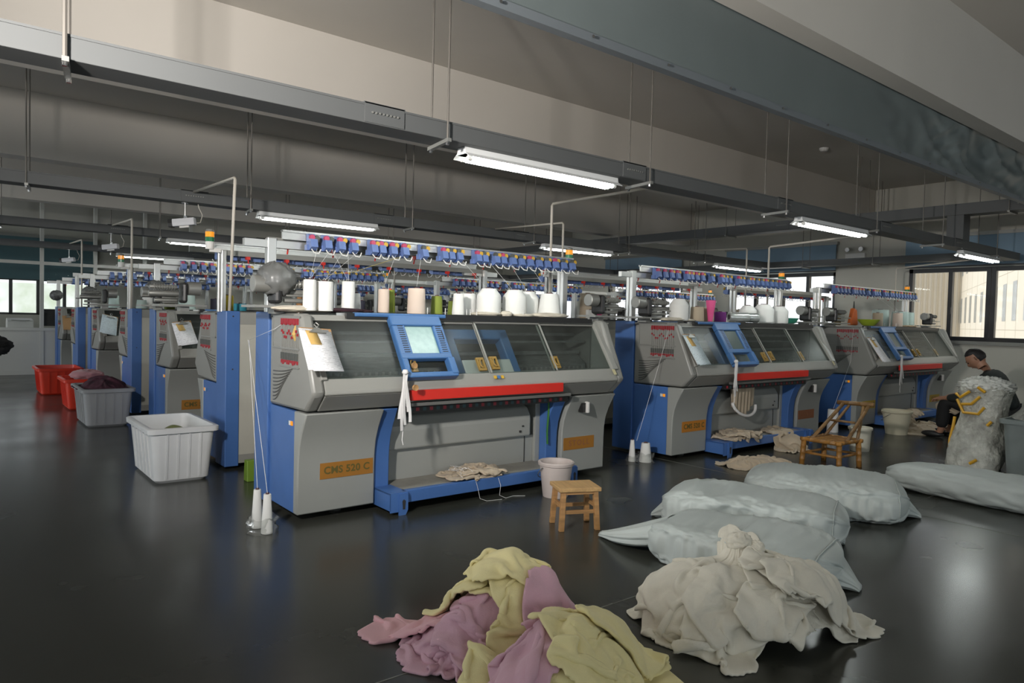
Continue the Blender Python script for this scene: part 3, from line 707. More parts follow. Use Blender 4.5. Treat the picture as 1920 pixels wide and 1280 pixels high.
# smoke detector and emergency light
d = MB().lathe([(.055, -.004), (.055, -.022), (.04, -.04), (.02, -.045)], (0, 0, 0), 18).build('smoke_detector', M['white'], None, (8.44, 4.49, H_CEIL), smooth=False)
tag(d, 'small round white smoke detector on the ceiling', 'smoke detector')
e = empty('emergency_light', (XR - .001, 5.57, 2.34)); MB().box(-.05, 0, -.16, .16, -.08, .05).build('light_case', M['white'], e, bevel=.006)
for s in (-1, 1): MB().lathe([(.012, -.02), (.04, -.07), (.036, -.075)], (-.02, s * .11, .11), 14, 'x').build('spot_head', M['chrome'], e)
tag(e, 'white twin head emergency light on the pillar between the windows', 'emergency light')
# ------------------------------------------------------------------ bins, buckets, stool, chair, cones
def rrect(hx, hy, r, n=5):
    pts = []
    for cx, cy_, a0 in ((hx - r, hy - r, 0), (-hx + r, hy - r, 90), (-hx + r, -hy + r, 180), (hx - r, -hy + r, 270)):
        for k in range(n + 1):
            a = math.radians(a0 + 90 * k / n); pts.append((cx + r * math.cos(a), cy_ + r * math.sin(a)))
    return pts
def loops(mb, rings):      # rings: list of lists of points with the same count
    n = len(rings[0]); vs = [p for r in rings for p in r]; fs = []
    for i in range(len(rings) - 1):
        for k in range(n): fs.append((i * n + k, i * n + (k + 1) % n, (i + 1) * n + (k + 1) % n, (i + 1) * n + k))
    return mb.add(vs, fs)
def plastic_bin(loc, hx, hy, h, m, label, rz=0, group='plastic bins', cat='bin', flare=.030):
    r = empty('plastic_bin', loc, rz); R_ = lambda t, o, z: [(x, y, z) for x, y in rrect(hx + flare * t + o, hy + flare * t + o, .05)]
    mb = MB(); loops(mb, [R_(0, -.02, 0), R_(0, 0, .02), R_(.45, 0, h * .5), R_(.93, 0, h - .03), R_(.95, .0, h), R_(.93, -.006, h), R_(.45, -.006, h * .5), R_(0, -.006, .03), R_(0, -.03, .012)])
    n = 24; mb.f.append(tuple(range(n - 1, -1, -1))); mb.m.append(0); mb.f.append(tuple(range(8 * n, 9 * n))); mb.m.append(0)
    mb.build('bin_body', m, r, auto=True)
    mb = MB(); loops(mb, [R_(1, 0, h - .035), R_(1, .022, h - .035), R_(1, .024, h - .004), R_(1, .016, h + .002), R_(1, -.008, h + .002), R_(1, -.008, h - .012), R_(1, 0, h - .035)])
    mb.build('bin_rim', m, r, auto=True)
    for s in (-1, 1):
        for k in range(4):
            x = (-.6 + .4 * k) * hx; o0, o1 = hy + .004, hy + flare * .93 + .004
            MB().hexa([(x - .006, s * (o0 - .008), .03), (x + .006, s * (o0 - .008), .03), (x + .006, s * (o0 + .003), .03), (x - .006, s * (o0 + .003), .03),
                       (x - .006, s * (o1 - .008), h - .04), (x + .006, s * (o1 - .008), h - .04), (x + .006, s * (o1 + .003), h - .04), (x - .006, s * (o1 + .003), h - .04)]).build('bin_rib', m, r)
        for k in range(5):
            y = (-.66 + .33 * k) * hy; o0, o1 = hx + .004, hx + flare * .93 + .004
            MB().hexa([(s * (o0 - .008), y - .006, .03), (s * (o0 + .003), y - .006, .03), (s * (o0 + .003), y + .006, .03), (s * (o0 - .008), y + .006, .03),
                       (s * (o1 - .008), y - .006, h - .04), (s * (o1 + .003), y - .006, h - .04), (s * (o1 + .003), y + .006, h - .04), (s * (o1 - .008), y + .006, h - .04)]).build('bin_rib', m, r)
    return tag(r, label, cat, group)
binw = mat('bin_white', (.72, .73, .73), .38, noise_amt=.12, noise_scale=3, bump=(2.5, .15, .01))
bing = mat('bin_grey', (.36, .37, .38), .4, noise_amt=.12, noise_scale=3)
binr = mat('bin_red', (.62, .035, .012), .35)
binc = mat('bin_clear_grey', (.22, .255, .25), .4, noise_amt=.15)
plastic_bin((1.31, 5.60, 0), .18, .34, .385, binw, 'large white ribbed plastic bin with green cloth inside, nearest of the bins')
plastic_bin((1.31, 8.46, 0), .19, .35, .385, bing, 'grey plastic bin heaped with dark maroon knitwear')
plastic_bin((1.33, 9.86, 0), .19, .28, .36, binr, 'red plastic bin half hidden behind the grey bin, pink cloth on top')
plastic_bin((1.26, 11.70, 0), .22, .33, .36, binr, 'bright red plastic bin furthest back along the aisle')
plastic_bin((7.14, 1.60, 0), .30, .38, .47, binc, 'tall grey bin at the right edge with a clear plastic bag on top')
def bucket(loc, r0, r1, h, m, label, cat='bucket'):
    r = empty('plastic_bucket', loc)
    MB().lathe([(r0 * .5, .002), (r0, 0), (r0 + .003, .02), (r1 - .006, h - .02), (r1 - .006, h), (r1 - .012, h), (r0 - .004, .02), (0.001, .014)], (0, 0, 0), 32, cap=False).build('bucket_body', m, r, auto=True)
    MB().lathe([(r1 - .006, h - .025), (r1 + .004, h - .02), (r1 + .006, h - .002), (r1, h + .004), (r1 - .010, h + .003), (r1 - .010, h - .01)], (0, 0, 0), 32, cap=False).build('bucket_rim', m, r, auto=True)
    pts = [(r1 * math.cos(a) * 1.03, r1 * math.sin(a) * 1.03, h - .03 - .10 * math.sin(a)) for a in [PI * k / 16 for k in range(17)]]
    MB().tube(pts, .003, 6).build('bucket_handle', M['steel'], r)
    return tag(r, label, cat, 'small plastic buckets')
bucket((3.25, 3.535, 0), .085, .118, .235, mat('bucket_pinkwhite', (.56, .49, .46), .5, noise_amt=.12, noise_scale=8), 'pale pinkish plastic bucket behind the wooden stool')
bucket((8.42, 3.50, 0), .11, .155, .265, mat('bucket_cream', (.60, .56, .42), .45), 'cream plastic bucket in front of the machine beside the seated man')
bucket((6.95, 3.22, 0), .085, .105, .225, mat('bucket_ivory', (.64, .62, .52), .4), 'ivory plastic bucket behind the bamboo chair')
# wooden stool
wood = mat('pine_wood', (.50, .27, .105), .5, noise_amt=.35, noise_scale=5, stretch=(1, 9, 9), bump=(10, .1, .003))
wood2 = mat('pine_wood_pale', (.56, .35, .15), .45, noise_amt=.25, noise_scale=5, stretch=(9, 1, 9))
s = empty('wooden_stool', (2.868, 2.95, 0), -.43)
MB().box(-.125, .125, -.10, .10, .222, .245).build('seat', wood2, s, bevel=.004)
for sx in (-1, 1):
    for sy in (-1, 1):
        MB().hexa([(sx * .108 - .014, sy * .088 - .014, 0), (sx * .108 + .014, sy * .088 - .014, 0), (sx * .108 + .014, sy * .088 + .014, 0), (sx * .108 - .014, sy * .088 + .014, 0),
                   (sx * .096 - .014, sy * .074 - .014, .222), (sx * .096 + .014, sy * .074 - .014, .222), (sx * .096 + .014, sy * .074 + .014, .222), (sx * .096 - .014, sy * .074 + .014, .222)]).build('leg', wood, s, bevel=.002)
for sy in (-1, 1):
    MB().box(-.09, .09, sy * .076 - .008, sy * .076 + .008, .205, .222).build('apron', wood, s)
    MB().box(-.09, .09, sy * .08 - .007, sy * .08 + .007, .095, .115).build('stretcher', wood, s)
for sx in (-1, 1):
    MB().box(sx * .10 - .007, sx * .10 + .007, -.07, .07, .125, .148).build('stretcher', wood, s)
    MB().box(sx * .096 - .008, sx * .096 + .008, -.07, .07, .205, .222).build('apron', wood, s)
tag(s, 'small pine wood stool standing in front of the large machine', 'stool')
# bamboo chair (seat low, back leaning away to the right)
bam = mat('bamboo', (.42, .20, .045), .4, noise_amt=.4, noise_scale=14, bump=(20, .15, .003))
bam2 = mat('bamboo_brown', (.24, .135, .05), .45, noise_amt=.35, noise_scale=12)
c = empty('bamboo_chair', (5.95, 3.00, 0), -.02)
def pole(a, b, r, nm, m=bam, knots=3):
    a, b = Vector(a), Vector(b); path = [a]; rs = [r]
    for k in range(1, knots + 1):
        t = k / (knots + 1); p = a.lerp(b, t); d = (b - a).normalized() * .004
        path += [p - d, p, p + d]; rs += [r, r * 1.14, r]
    path.append(b); rs.append(r); return MB().tube(path, rs, 10).build(nm, m, c, smooth=True)
SH = .225
for x, y in ((-.17, .15), (-.15, -.15), (.17, .15), (.17, -.15)):
    pole((x * 1.06, y * 1.06, 0), (x, y, SH), .022, 'leg')
for a, b in (((-.2, .15), (.2, .15)), ((-.19, -.15), (.2, -.15)), ((-.17, -.18), (-.17, .18)), ((.18, -.18), (.18, .18))):
    pole((*a, SH), (*b, SH), .017, 'seat_rail'); pole((a[0] * .95, a[1] * .95, .11), (b[0] * .95, b[1] * .95, .11), .011, 'stretcher', knots=2)
for k in range(7):
    y = -.12 + .04 * k; MB().box(-.16, .17, y - .017, y + .017, SH + .002, SH + .012).build('seat_slat', bam, c)
pole((-.10, .12, SH), (.40, .115, .50), .016, 'back_pole', bam2, 4); pole((-.02, -.14, SH), (.43, -.10, .50), .016, 'back_pole', bam2, 4)
pole((.12, .13, SH), (.40, .06, .49), .013, 'back_pole', bam2, 3)
pole((.17, -.14, SH), (.42, -.06, .49), .014, 'back_pole', bam2, 3)
pole((.41, .17, .508), (.44, -.14, .515), .020, 'top_rail', bam2, 2); pole((.17, .1, .37), (.2, -.1, .37), .010, 'cross_rail', bam2, 1)
tag(c, 'worn bamboo chair with a slanted back, beside the white sacks', 'chair')

# ------------------------------------------------------------------ yarn cones
ym = {'white': mat('yarn_white', (.80, .80, .77), .8, bump=(160, .3, .002), stretch=(1, 1, 4)), 'cream': mat('yarn_blush', (.66, .54, .45), .8, bump=(160, .3, .002), stretch=(1, 1, 4)),
      'olive': mat('yarn_olive', (.20, .25, .035), .8), 'beige': mat('yarn_beige', (.46, .38, .28), .8), 'purple': mat('yarn_purple', (.20, .03, .22), .8), 'pink': mat('yarn_pink', (.75, .10, .28), .7),
      'yellow': mat('yarn_yellow', (.58, .43, .02), .8), 'dark': mat('yarn_dark', (.03, .03, .05), .8), 'teal': mat('yarn_teal', (.02, .22, .30), .7), 'maroon': mat('yarn_maroon', (.20, .02, .05), .8),
      'aqua': mat('yarn_aqua', (.45, .56, .52), .7), 'tan': mat('yarn_tan', (.36, .18, .07), .8)}
core = mat('cone_core', (.10, .05, .05), .6)
def cone(loc, rb, rt, h, col, label, shoulder=False, tip=None, nm='yarn_cone', tilt=None, grp='yarn cones on the machines'):
    r = empty(nm, loc); sag = rb * .03
    if shoulder: prof = [(rb * .93, .002), (rb, .012), (rb, h * .70), (rb * .97, h * .76), (rb * .66, h * .93), (rb * .60, h)]
    else: prof = [(rb * .96, .002), (rb, .01), (rb * .5 + rt * .5, h * .5), (rt, h - .006), (rt * .95, h)]
    MB().lathe(prof, (0, 0, 0), 24).build('yarn_winding', ym[col], r, auto=True)
    k = min(rt, rb * .6)
    MB().lathe([(k * .55, h - .01), (k * .5, h + .008), (k * .4, h + .008), (k * .38, h - .01)], (0, 0, 0), 14).build('cone_core', M['black'] if tip == 'black' else (M['red'] if tip == 'red' else core), r)
    if tilt: r.rotation_euler = tilt
    return tag(r, label, 'yarn cone', grp)
DZ = 1.212
# on the first front machine
for x, y, rb, rt, h, col, sh, tip, lab in (
  (1.705, 4.055, .040, .038, .185, 'white', 0, None, 'white yarn cylinder nearest the left end of the first front machine'),
  (1.812, 4.085, .054, .052, .180, 'white', 0, None, 'wide white yarn cylinder, second from the left on the first front machine'),
  (1.965, 4.42, .030, .028, .140, 'olive', 0, 'red', 'olive green cone with red rim behind the tall white cylinders'),
  (1.985, 4.12, .042, .040, .190, 'white', 0, 'black', 'tall white yarn cylinder with a black cap, on dark cloth'),
  (2.140, 4.32, .032, .024, .125, 'white', 0, None, 'small white cone just right of the black capped cylinder'),
  (2.250, 4.15, .037, .036, .155, 'cream', 0, None, 'blush yarn cone in front of an olive cone'),
  (2.335, 4.22, .036, .030, .155, 'olive', 0, 'red', 'olive green cone with red top beside the blush cone'),
  (2.660, 4.15, .042, .036, .125, 'olive', 0, None, 'single olive green cone right of the blue console'),
  (2.860, 4.18, .045, .036, .150, 'white', 0, None, 'slim white cone standing alone in the middle of the deck'),
  (3.085, 4.12, .090, .05, .195, 'white', 1, None, 'big white round shouldered yarn package, leftmost of the big ones'),
  (3.050, 4.32, .070, .05, .160, 'white', 0, None, 'white yarn package hidden behind the leftmost big one'),
  (3.325, 4.12, .092, .05, .195, 'white', 1, None, 'big white round shouldered yarn package, second of the big ones'),
  (3.560, 4.24, .082, .05, .195, 'white', 1, None, 'white yarn package partly hidden, left of the last big one'),
  (3.655, 4.10, .092, .070, .180, 'white', 0, None, 'big white yarn package at the right end of the first deck')):
    cone((x, y, DZ), rb, rt, h, col, lab, bool(sh), tip)
cone((2.425, 4.03, 1.197), .060, .056, .180, 'cream', 'large blush pink yarn cylinder standing right behind the blue console')
# on the second front machine
for x, y, rb, rt, h, col, sh, lab in (
  (5.26, 4.12, .088, .05, .200, 'white', 1, 'big white yarn package beside the feeder of the second front machine'),
  (5.12, 4.26, .050, .048, .110, 'white', 0, 'short white yarn package under the feeder rods of the second machine'),
  (5.53, 4.12, .066, .060, .135, 'beige', 0, 'beige yarn cone left of the pink cone'),
  (5.745, 4.15, .055, .052, .135, 'beige', 0, 'beige yarn cone right of the pink cone'),
  (6.08, 4.25, .062, .058, .100, 'purple', 0, 'purple yarn cone behind the silver rolls'),
  (6.33, 4.10, .085, .05, .170, 'white', 1, 'left of three big white packages on the second front machine'),
  (6.61, 4.10, .105, .06, .190, 'white', 1, 'middle of three big white packages on the second front machine'),
  (6.90, 4.10, .098, .06, .180, 'white', 1, 'right of three big white packages on the second front machine')):
    cone((x, y, DZ), rb, rt, h, col, lab, bool(sh))
cone((5.64, 4.05, DZ), .022, .046, .200, 'pink', 'bright pink tapered cone standing upside down on the second front machine')
for k, (x, y, l) in enumerate(((6.02, 4.00, 'left'), (6.22, 4.02, 'right'))):
    r = empty('silver_roll', (x, y, 1.215 + .047), -.5)
    MB().lathe([(.044, -.10), (.047, -.095), (.047, .095), (.044, .10)], (0, 0, 0), 20, 'x').build('foil_winding', mat('silver_film', (.55, .58, .56), .25, .5, bump=(40, .4, .003)), r, auto=True)
    MB().lathe([(.026, -.103), (.026, -.099)], (0, 0, 0), 16, 'x').build('roll_core', M['black'], r)
    tag(r, 'silvery plastic film roll lying on the second machine, %s one' % l, 'roll', 'silver film rolls')
# on the third front machine
for x, y, rb, rt, h, col, lab in (
  (9.19, 4.10, .062, .060, .165, 'beige', 'beige yarn cylinder right of the orange bag'),
  (9.60, 4.25, .105, .10, .215, 'aqua', 'large pale yarn package behind the blush cylinder near the window'),
  (9.64, 4.05, .062, .058, .175, 'cream', 'blush yarn cylinder above the console of the third machine'),
  (9.95, 4.15, .11, .10, .200, 'aqua', 'pale green white package, left of the pair near the window'),
  (10.18, 4.15, .085, .08, .195, 'aqua', 'pale green white package, right of the pair near the window')):
    cone((x, y, DZ), rb, rt, h, col, lab)
b = MB().lathe([(.05, 0), (.075, .01), (.13, .075), (.125, .078), (.07, .016), (.001, .012)], (0, 0, 0), 24, cap=False).build('plastic_bowl', mat('bowl_lime', (.45, .58, .05), .4), None, (8.86, 4.06, 1.213), auto=True)
tag(b, 'lime green plastic bowl on the third front machine', 'bowl')
b = MB().lathe([(.05, 0), (.075, .01), (.10, .06), (.095, .062), (.07, .016), (.001, .012)], (0, 0, 0), 24, cap=False).build('plastic_bowl', mat('bowl_green', (.05, .30, .20), .4), None, (7.28, 4.20, 1.213), auto=True)
tag(b, 'small green plastic bowl at the right end of the second front machine', 'bowl')
# cones on the turned and deeper machines seen between the racks
deep = [(1.66 + .14, 5.95, .055, .052, .125, 'yellow', 'yellow yarn package on the second row machine above the white bin'),
 (1.86, 5.80, .05, .05, .06, 'teal', 'teal wound package beside the yellow one'), (2.35, 5.8, .03, .022, .13, 'tan', 'brown yarn cone on the second row machine'), (2.9, 5.75, .035, .03, .12, 'dark', 'dark yarn cone on the second row machine'),
 (3.9, 5.8, .05, .04, .15, 'olive', 'olive yarn cone on the second row machine'), (1.90, 7.55, .082, .07, .19, 'aqua', 'tall white yarn package on the third row machine at the aisle'),
 (1.80, 7.80, .05, .05, .16, 'olive', 'olive yarn package behind the tall white one, third row'), (2.2, 7.6, .06, .06, .12, 'dark', 'dark yarn package on the third row machine'), (1.90, 9.25, .07, .06, .17, 'white', 'white yarn package on the fourth row machine, right of pair'),
 (2.15, 9.3, .08, .07, .19, 'white', 'white yarn package on the fourth row machine, inner one'), (1.78, 9.0, .06, .05, .10, 'aqua', 'small pale package on the fourth row machine'), (1.85, 11.1, .07, .06, .17, 'aqua', 'pale yarn package on the fifth row machine'),
 (5.45, 5.9, .05, .05, .24, 'beige', 'tall khaki yarn package on the second row middle machine'), (5.25, 5.85, .07, .07, .10, 'maroon', 'maroon yarn package on the second row middle machine'),
 (5.75, 5.80, .09, .085, .30, 'beige', 'wide khaki package standing high on the second row'), (6.0, 5.85, .035, .02, .14, 'pink', 'small pink cone on the second row middle machine'), (5.6, 5.6, .05, .05, .11, 'white', 'white package on the second row middle machine'),
 (8.9, 5.9, .08, .07, .20, 'beige', 'beige package on the second row window end machine'), (8.3 + .35, 5.8, .06, .06, .15, 'white', 'white package on the second row window end machine'), (9.4, 5.8, .08, .07, .18, 'white', 'right hand white package on the second row window end machine')]
for x, y, rb, rt, h, col, lab in deep: cone((x, y, 1.20), rb, rt, h, col, lab, grp='yarn packages in the rows behind')
# cones standing on the floor in clear bags
film = glass_mat('clear_film', (.93, .94, .93), .25, .12, .10)
def film_bag(loc, r, h, label, seed=0):
    v = []; f = []; n, m = 26, 7
    for j in range(m + 1):
        t = j / m; rr = r * (1.25 - .5 * t) if t < .4 else r * (.95 + .12 * t)
        for k in range(n):
            a = 2 * PI * k / n; q = 1 + .35 * noise.noise(Vector((math.cos(a) * 2 + seed, math.sin(a) * 2, t * 3)))
            v.append((rr * q * math.cos(a), rr * q * math.sin(a), .002 + t * h * (1 + .35 * noise.noise(Vector((math.cos(a) * 3, math.sin(a) * 3 + seed, 5))) * t)))
    for j in range(m):
        for k in range(n): f.append((j * n + k, j * n + (k + 1) % n, (j + 1) * n + (k + 1) % n, (j + 1) * n + k))
    o = MB().add(v, f).build('plastic_bag', film, None, loc, smooth=True)
    return tag(o, label, 'plastic bag', 'clear bags around floor cones')
FG = 'yarn cones on the floor'
cone((1.363, 3.92, 0), .031, .020, .215, 'white', 'slim white cone on the floor by the first machine, rear of the pair', grp=FG)
cone((1.372, 3.79, 0), .031, .020, .215, 'white', 'slim white cone on the floor by the first machine, front of the pair', grp=FG)
film_bag((1.366, 3.84, 0), .070, .08, 'crumpled clear bag around the pair of cones by the first machine', 3)
cone((4.60, 4.05, 0), .031, .017, .185, 'white', 'thin white cone on the floor between the first two front machines', grp=FG)
cone((4.68, 3.97, 0), .053, .036, .165, 'white', 'thick white cone on the floor between the first two front machines', grp=FG)
film_bag((4.60, 4.05, 0), .042, .05, 'clear bag around the thin floor cone', 9); film_bag((4.68, 3.97, 0), .063, .08, 'clear bag around the thick floor cone', 14)
cone((7.85, 3.95, 0), .062, .055, .26, 'white', 'tall white cone on the floor behind the bamboo chair', grp=FG)
g = MB().prism([(-.04, 0), (.04, 0), (.03, .15), (-.03, .15)], -.05, .05).build('green_box', mat('leaf_green', (.16, .27, .03), .5), None, (1.72, 5.05, 0), bevel=.006)
tag(g, 'small green plastic container on the floor behind the first machine', 'container')

# ------------------------------------------------------------------ clipboards, papers, tags
def paper_mat(name, col, scale=90, ink=.25):
    m = mat(name, col, .7); nt = m.node_tree; b = nt.nodes['Principled BSDF']
    tc = nt.nodes.new('ShaderNodeTexCoord'); sx = nt.nodes.new('ShaderNodeSeparateXYZ'); nt.links.new(tc.outputs['Object'], sx.inputs[0])
    mu = nt.nodes.new('ShaderNodeMath'); mu.operation = 'MULTIPLY'; mu.inputs[1].default_value = scale; nt.links.new(sx.outputs[1], mu.inputs[0])
    fr = nt.nodes.new('ShaderNodeMath'); fr.operation = 'FRACT'; nt.links.new(mu.outputs[0], fr.inputs[0])
    lt = nt.nodes.new('ShaderNodeMath'); lt.operation = 'LESS_THAN'; lt.inputs[1].default_value = .25; nt.links.new(fr.outputs[0], lt.inputs[0])
    nz = nt.nodes.new('ShaderNodeTexNoise'); nz.inputs['Scale'].default_value = 60; nt.links.new(tc.outputs['Object'], nz.inputs['Vector'])
    gt = nt.nodes.new('ShaderNodeMath'); gt.operation = 'GREATER_THAN'; gt.inputs[1].default_value = .52; nt.links.new(nz.outputs['Fac'], gt.inputs[0])
    m2 = nt.nodes.new('ShaderNodeMath'); m2.operation = 'MULTIPLY'; nt.links.new(lt.outputs[0], m2.inputs[0]); nt.links.new(gt.outputs[0], m2.inputs[1])
    m3 = nt.nodes.new('ShaderNodeMath'); m3.operation = 'MULTIPLY'; m3.inputs[1].default_value = ink * 2; nt.links.new(m2.outputs[0], m3.inputs[0])
    mx = nt.nodes.new('ShaderNodeMixRGB'); mx.inputs[1].default_value = (*col, 1); mx.inputs[2].default_value = (.1, .1, .11, 1)
    nt.links.new(m3.outputs[0], mx.inputs[0]); nt.links.new(mx.outputs[0], b.inputs['Base Color'])
    return m
pap = paper_mat('printed_paper', (.80, .80, .82)); papb = paper_mat('printed_paper_bluish', (.62, .72, .76)); 
card = mat('yellow_card', (.58, .38, .12), .7); board = mat('brown_board', (.40, .23, .10), .6)
def clipboard(loc, w, h, rot, label, pm=pap, with_card=True, lone=False):
    r = empty('clipboard', loc); r.rotation_euler = rot
    MB().box(-w / 2, w / 2, -h, .0, -.003, 0).build('board', board, r, bevel=.001)
    def sheet(nm, x0, x1, y0, y1, z, m, curl=.012, sk=0):
        v = []; f = []; n = 8
        for j in range(n + 1):
            for i in range(2):
                t = j / n; v.append(((x0, x1)[i] + sk * t, y1 + (y0 - y1) * t, z + curl * t * t * (1 if i else .6)))
        for j in range(n): f.append((2 * j, 2 * j + 1, 2 * j + 3, 2 * j + 2))
        o = MB().add(v, f).build(nm, m, r, smooth=True); sd = o.modifiers.new('s', 'SOLIDIFY'); sd.thickness = .0008; return o
    if not lone:
        sheet('paper_sheet', -w * .54, w * .40, -h * 1.02, -.01, .002, pm, .010, -.006); sheet('paper_sheet', -w * .46, w * .46, -h * 1.05, -.025, .005, pm, .014, .004)
    if with_card: sheet('order_card', -w * .36, -w * .02, -h * .43, -.028, .009, card, .004, .012)
    c = MB(); c.prism([(-w * .27, -.045), (w * .27, -.045), (w * .06, -.01), (-w * .06, -.01)], .010, .018, 'z')
    c.tube([(0, -.012, .02), (-.014, .006, .022), (0, .022, .022), (.014, .006, .022), (0, -.012, .02)], .0035, 6)
    c.build('metal_clip', M['steel'], r)
    return tag(r, label, 'clipboard', 'clipboards hanging on the machines')
SL = math.atan2(.833, .5547)          # tilt of the sloping front
clipboard((1.650, 3.840, 1.115), .190, .300, (SL - .12, .06, .0), 'clipboard with printed sheets and yellow card on the first front machine')
clipboard((5.015, 3.820, 1.10), .16, .30, (SL, 0, -.02), 'clipboard with pale blue sheets on the second front machine', papb)
clipboard((8.36, 3.80, 1.08), .17, .32, (SL, 0, -.02), 'clipboard with white sheets on the third front machine')
clipboard((1.78, 7.26, 1.09), .17, .26, (SL, -.12, .05), 'clipboard with white sheets and card on the third row machine at the aisle')
clipboard((1.75, 10.72, 1.10), .19, .30, (SL, .25, .05), 'clipboard with bluish sheets on the fifth row machine at the aisle', papb, False)
o = clipboard((1.66, 14.06, 1.05), .17, .28, (SL, 0, 0), 'brown clipboard without sheets on the last row machine at the aisle', lone=True, with_card=False)
for (nm, x, y, z, w, h, m, l) in (('paper_tag', 2.455, -.0, .80, .03, .05, mat('cream_label', (.55, .50, .30), .7), 'cream'),):
    for ci in range(2):
        q = MB(); slbox(q, 2.375, 2.405, -.055, -.01, .004, .006); o = q.build('paper_tag', m, None, (1.578 + 3.342 * ci, 3.68, 0))
        tag(o, ['small cream paper label at the right end of the first front machine', 'small cream paper label at the right end of the second front machine'][ci], 'label', 'cream paper labels')
st = empty('warning_sticker', (1.578, 3.68, 0))
for k, mm in enumerate((M['yellow'], M['blue2'], M['yellow'])):
    q = MB(); slbox(q, 1.245 + k * .03, 1.268 + k * .03, -.045, -.022, .002, .0035); q.build('warning_symbol', mm, st)
tag(st, 'strip of yellow and blue warning symbols under the covers of the first machine', 'sticker')
q = MB(); q.tube([(-.02, 0, 0), (-.032, .01, -.05), (-.02, .015, -.085)], [.012, .014, .01], 6); o = q.build('card_roll', card, None, (1.600, 3.93, 1.125)); tag(o, 'curled tan paper strip beside the clipboard of the first machine', 'paper')
# tape ribbons tied to the consoles
tapem = mat('white_tape', (.78, .77, .76), .8)
def ribbons(x, y, z, label, n=5, L=.30, sc=1):
    r = empty('tied_tapes', (x, y, z)); rnd = random.Random(int(x * 100))
    MB().lathe([(.012, -.014), (.020, 0), (.012, .016)], (0, 0, 0), 10).build('knot', tapem, r, smooth=True)
    for k in range(n):
        w = .009 * sc; dx = (k - n / 2) * .0065; l = L * (.75 + .4 * rnd.random()); v = []; f = []
        for j in range(9):
            t = j / 8; cx = dx * (t ** .6) * 2 + .006 * math.sin(t * 5 + k); cy_ = -.006 * k * t - .004; cz = -l * t
            v += [(cx - w, cy_, cz), (cx + w, cy_ - .004 * math.sin(k + t * 3), cz)]
        for j in range(8): f.append((2 * j, 2 * j + 1, 2 * j + 3, 2 * j + 2))
        o = MB().add(v, f).build('tape_strip', tapem, r); sd = o.modifiers.new('s', 'SOLIDIFY'); sd.thickness = .002
    MB().tube([(-.01, 0, 0), (-.016, 0, -.1), (-.01, 0, -.17), (-.02, 0, -.24), (-.006, 0, -.33), (-.012, .0, -.40), (-.004, 0, -.43)], .003, 5).build('loose_yarn', tapem, r)
    return tag(r, label, 'tapes', 'white tapes tied to the consoles')
ribbons(2.125, 3.642, .865, 'bundle of white knitted tapes tied to the console of the first machine', 5, .30)
ribbons(5.47, 3.642, .865, 'white tapes tied to the console of the second front machine', 3, .30)
ribbons(8.82, 3.642, .865, 'white tapes tied to the console of the third front machine', 4, .30, 1.2)
for k, (zx, zz, yy) in enumerate(((2.175, .775, 3.636), (2.21, .90, 3.71))):
    o = MB().lathe([(.014, -.006), (.018, -.008), (.018, .008), (.014, .006)], (0, 0, 0), 16, 'y').build('tape_roll', mat('brown_tape', (.42, .24, .10), .5), None, (zx, yy - .03, zz), auto=True)
    tag(o, ['small brown tape roll hanging beside the white tapes', 'small brown tape roll in the lower window of the blue console'][k], 'tape roll')
# yarns running from the floor cones up the machine sides
ylm = mat('yarn_strand_white', (.75, .75, .74), .8); yly = mat('yarn_strand_yellow', (.55, .45, .12), .8)
def strand(pts, label, m=ylm, r=.0016):
    o = MB().tube(pts, r, 4).build('yarn_strand', m); tag(o, label, 'yarn', 'loose yarn strands')
strand([(1.363, 3.92, .22), (1.50, 4.50, 1.02), (1.56, 4.22, 1.10), (1.62, 4.0, 1.2)], 'white strand from the rear floor cone to the feeder of the first machine')
strand([(1.372, 3.79, .22), (1.47, 4.40, .98), (1.50, 4.52, 1.02)], 'white strand from the front floor cone along the first machine')
strand([(4.62, 4.02, .18), (4.86, 3.98, .9), (4.93, 3.95, 1.19)], 'white strand from the floor cones up to the second machine')
strand([(7.85, 3.95, .26), (8.22, 3.95, .8), (8.25, 3.95, 1.18)], 'white strand from the tall floor cone up to the third machine')
rnd = random.Random(5)
TH = [((1.705, 4.055), 1.84), ((1.705, 4.055), 1.93), ((1.812, 4.085), 2.02), ((1.812, 4.085), 2.12), ((1.985, 4.12), 2.05), ((1.985, 4.12), 1.94), ((2.25, 4.15), 2.4), ((2.425, 4.03), 2.6), ((3.085, 4.12), 2.95), ((3.325, 4.12), 3.2), ((3.56, 4.24), 3.4), ((3.655, 4.1), 3.6), ((5.26, 4.12), 5.45), ((6.61, 4.1), 6.5), ((6.9, 4.1), 6.8), ((9.95, 4.15), 9.8), ((9.64, 4.05), 9.5)]
for k, ((a, b), x) in enumerate(TH):
    strand([(a, b, 1.40 if k < 6 else 1.39), (x, 4.27, 1.585 + .02)], 'thin white yarn strand rising from a cone to the catcher rail', ylm, .0009)
strand([(1.72, 4.0, 1.42), (2.0, 4.1, 1.46), (2.45, 4.28, 1.60)], 'yellow strand crossing above the white cylinders', yly, .0014)
# pegs on the decks
for mi, x0 in enumerate((1.578, 4.92, 8.262)):
    for k, x in enumerate((.92, 1.06, 1.235, 1.265, 1.32, 1.74, 1.95)):
        o = MB().lathe([(.003, 0), (.003, .04), (.001, .042)], (0, 0, 0), 8).build('deck_peg', M['white'], None, (x0 + x, 4.008, 1.212))
        tag(o, 'short white peg on the front edge of the %s machine deck' % ['first', 'second', 'third'][mi], 'peg', 'white deck pegs, machine %s' % 'ABC'[mi])
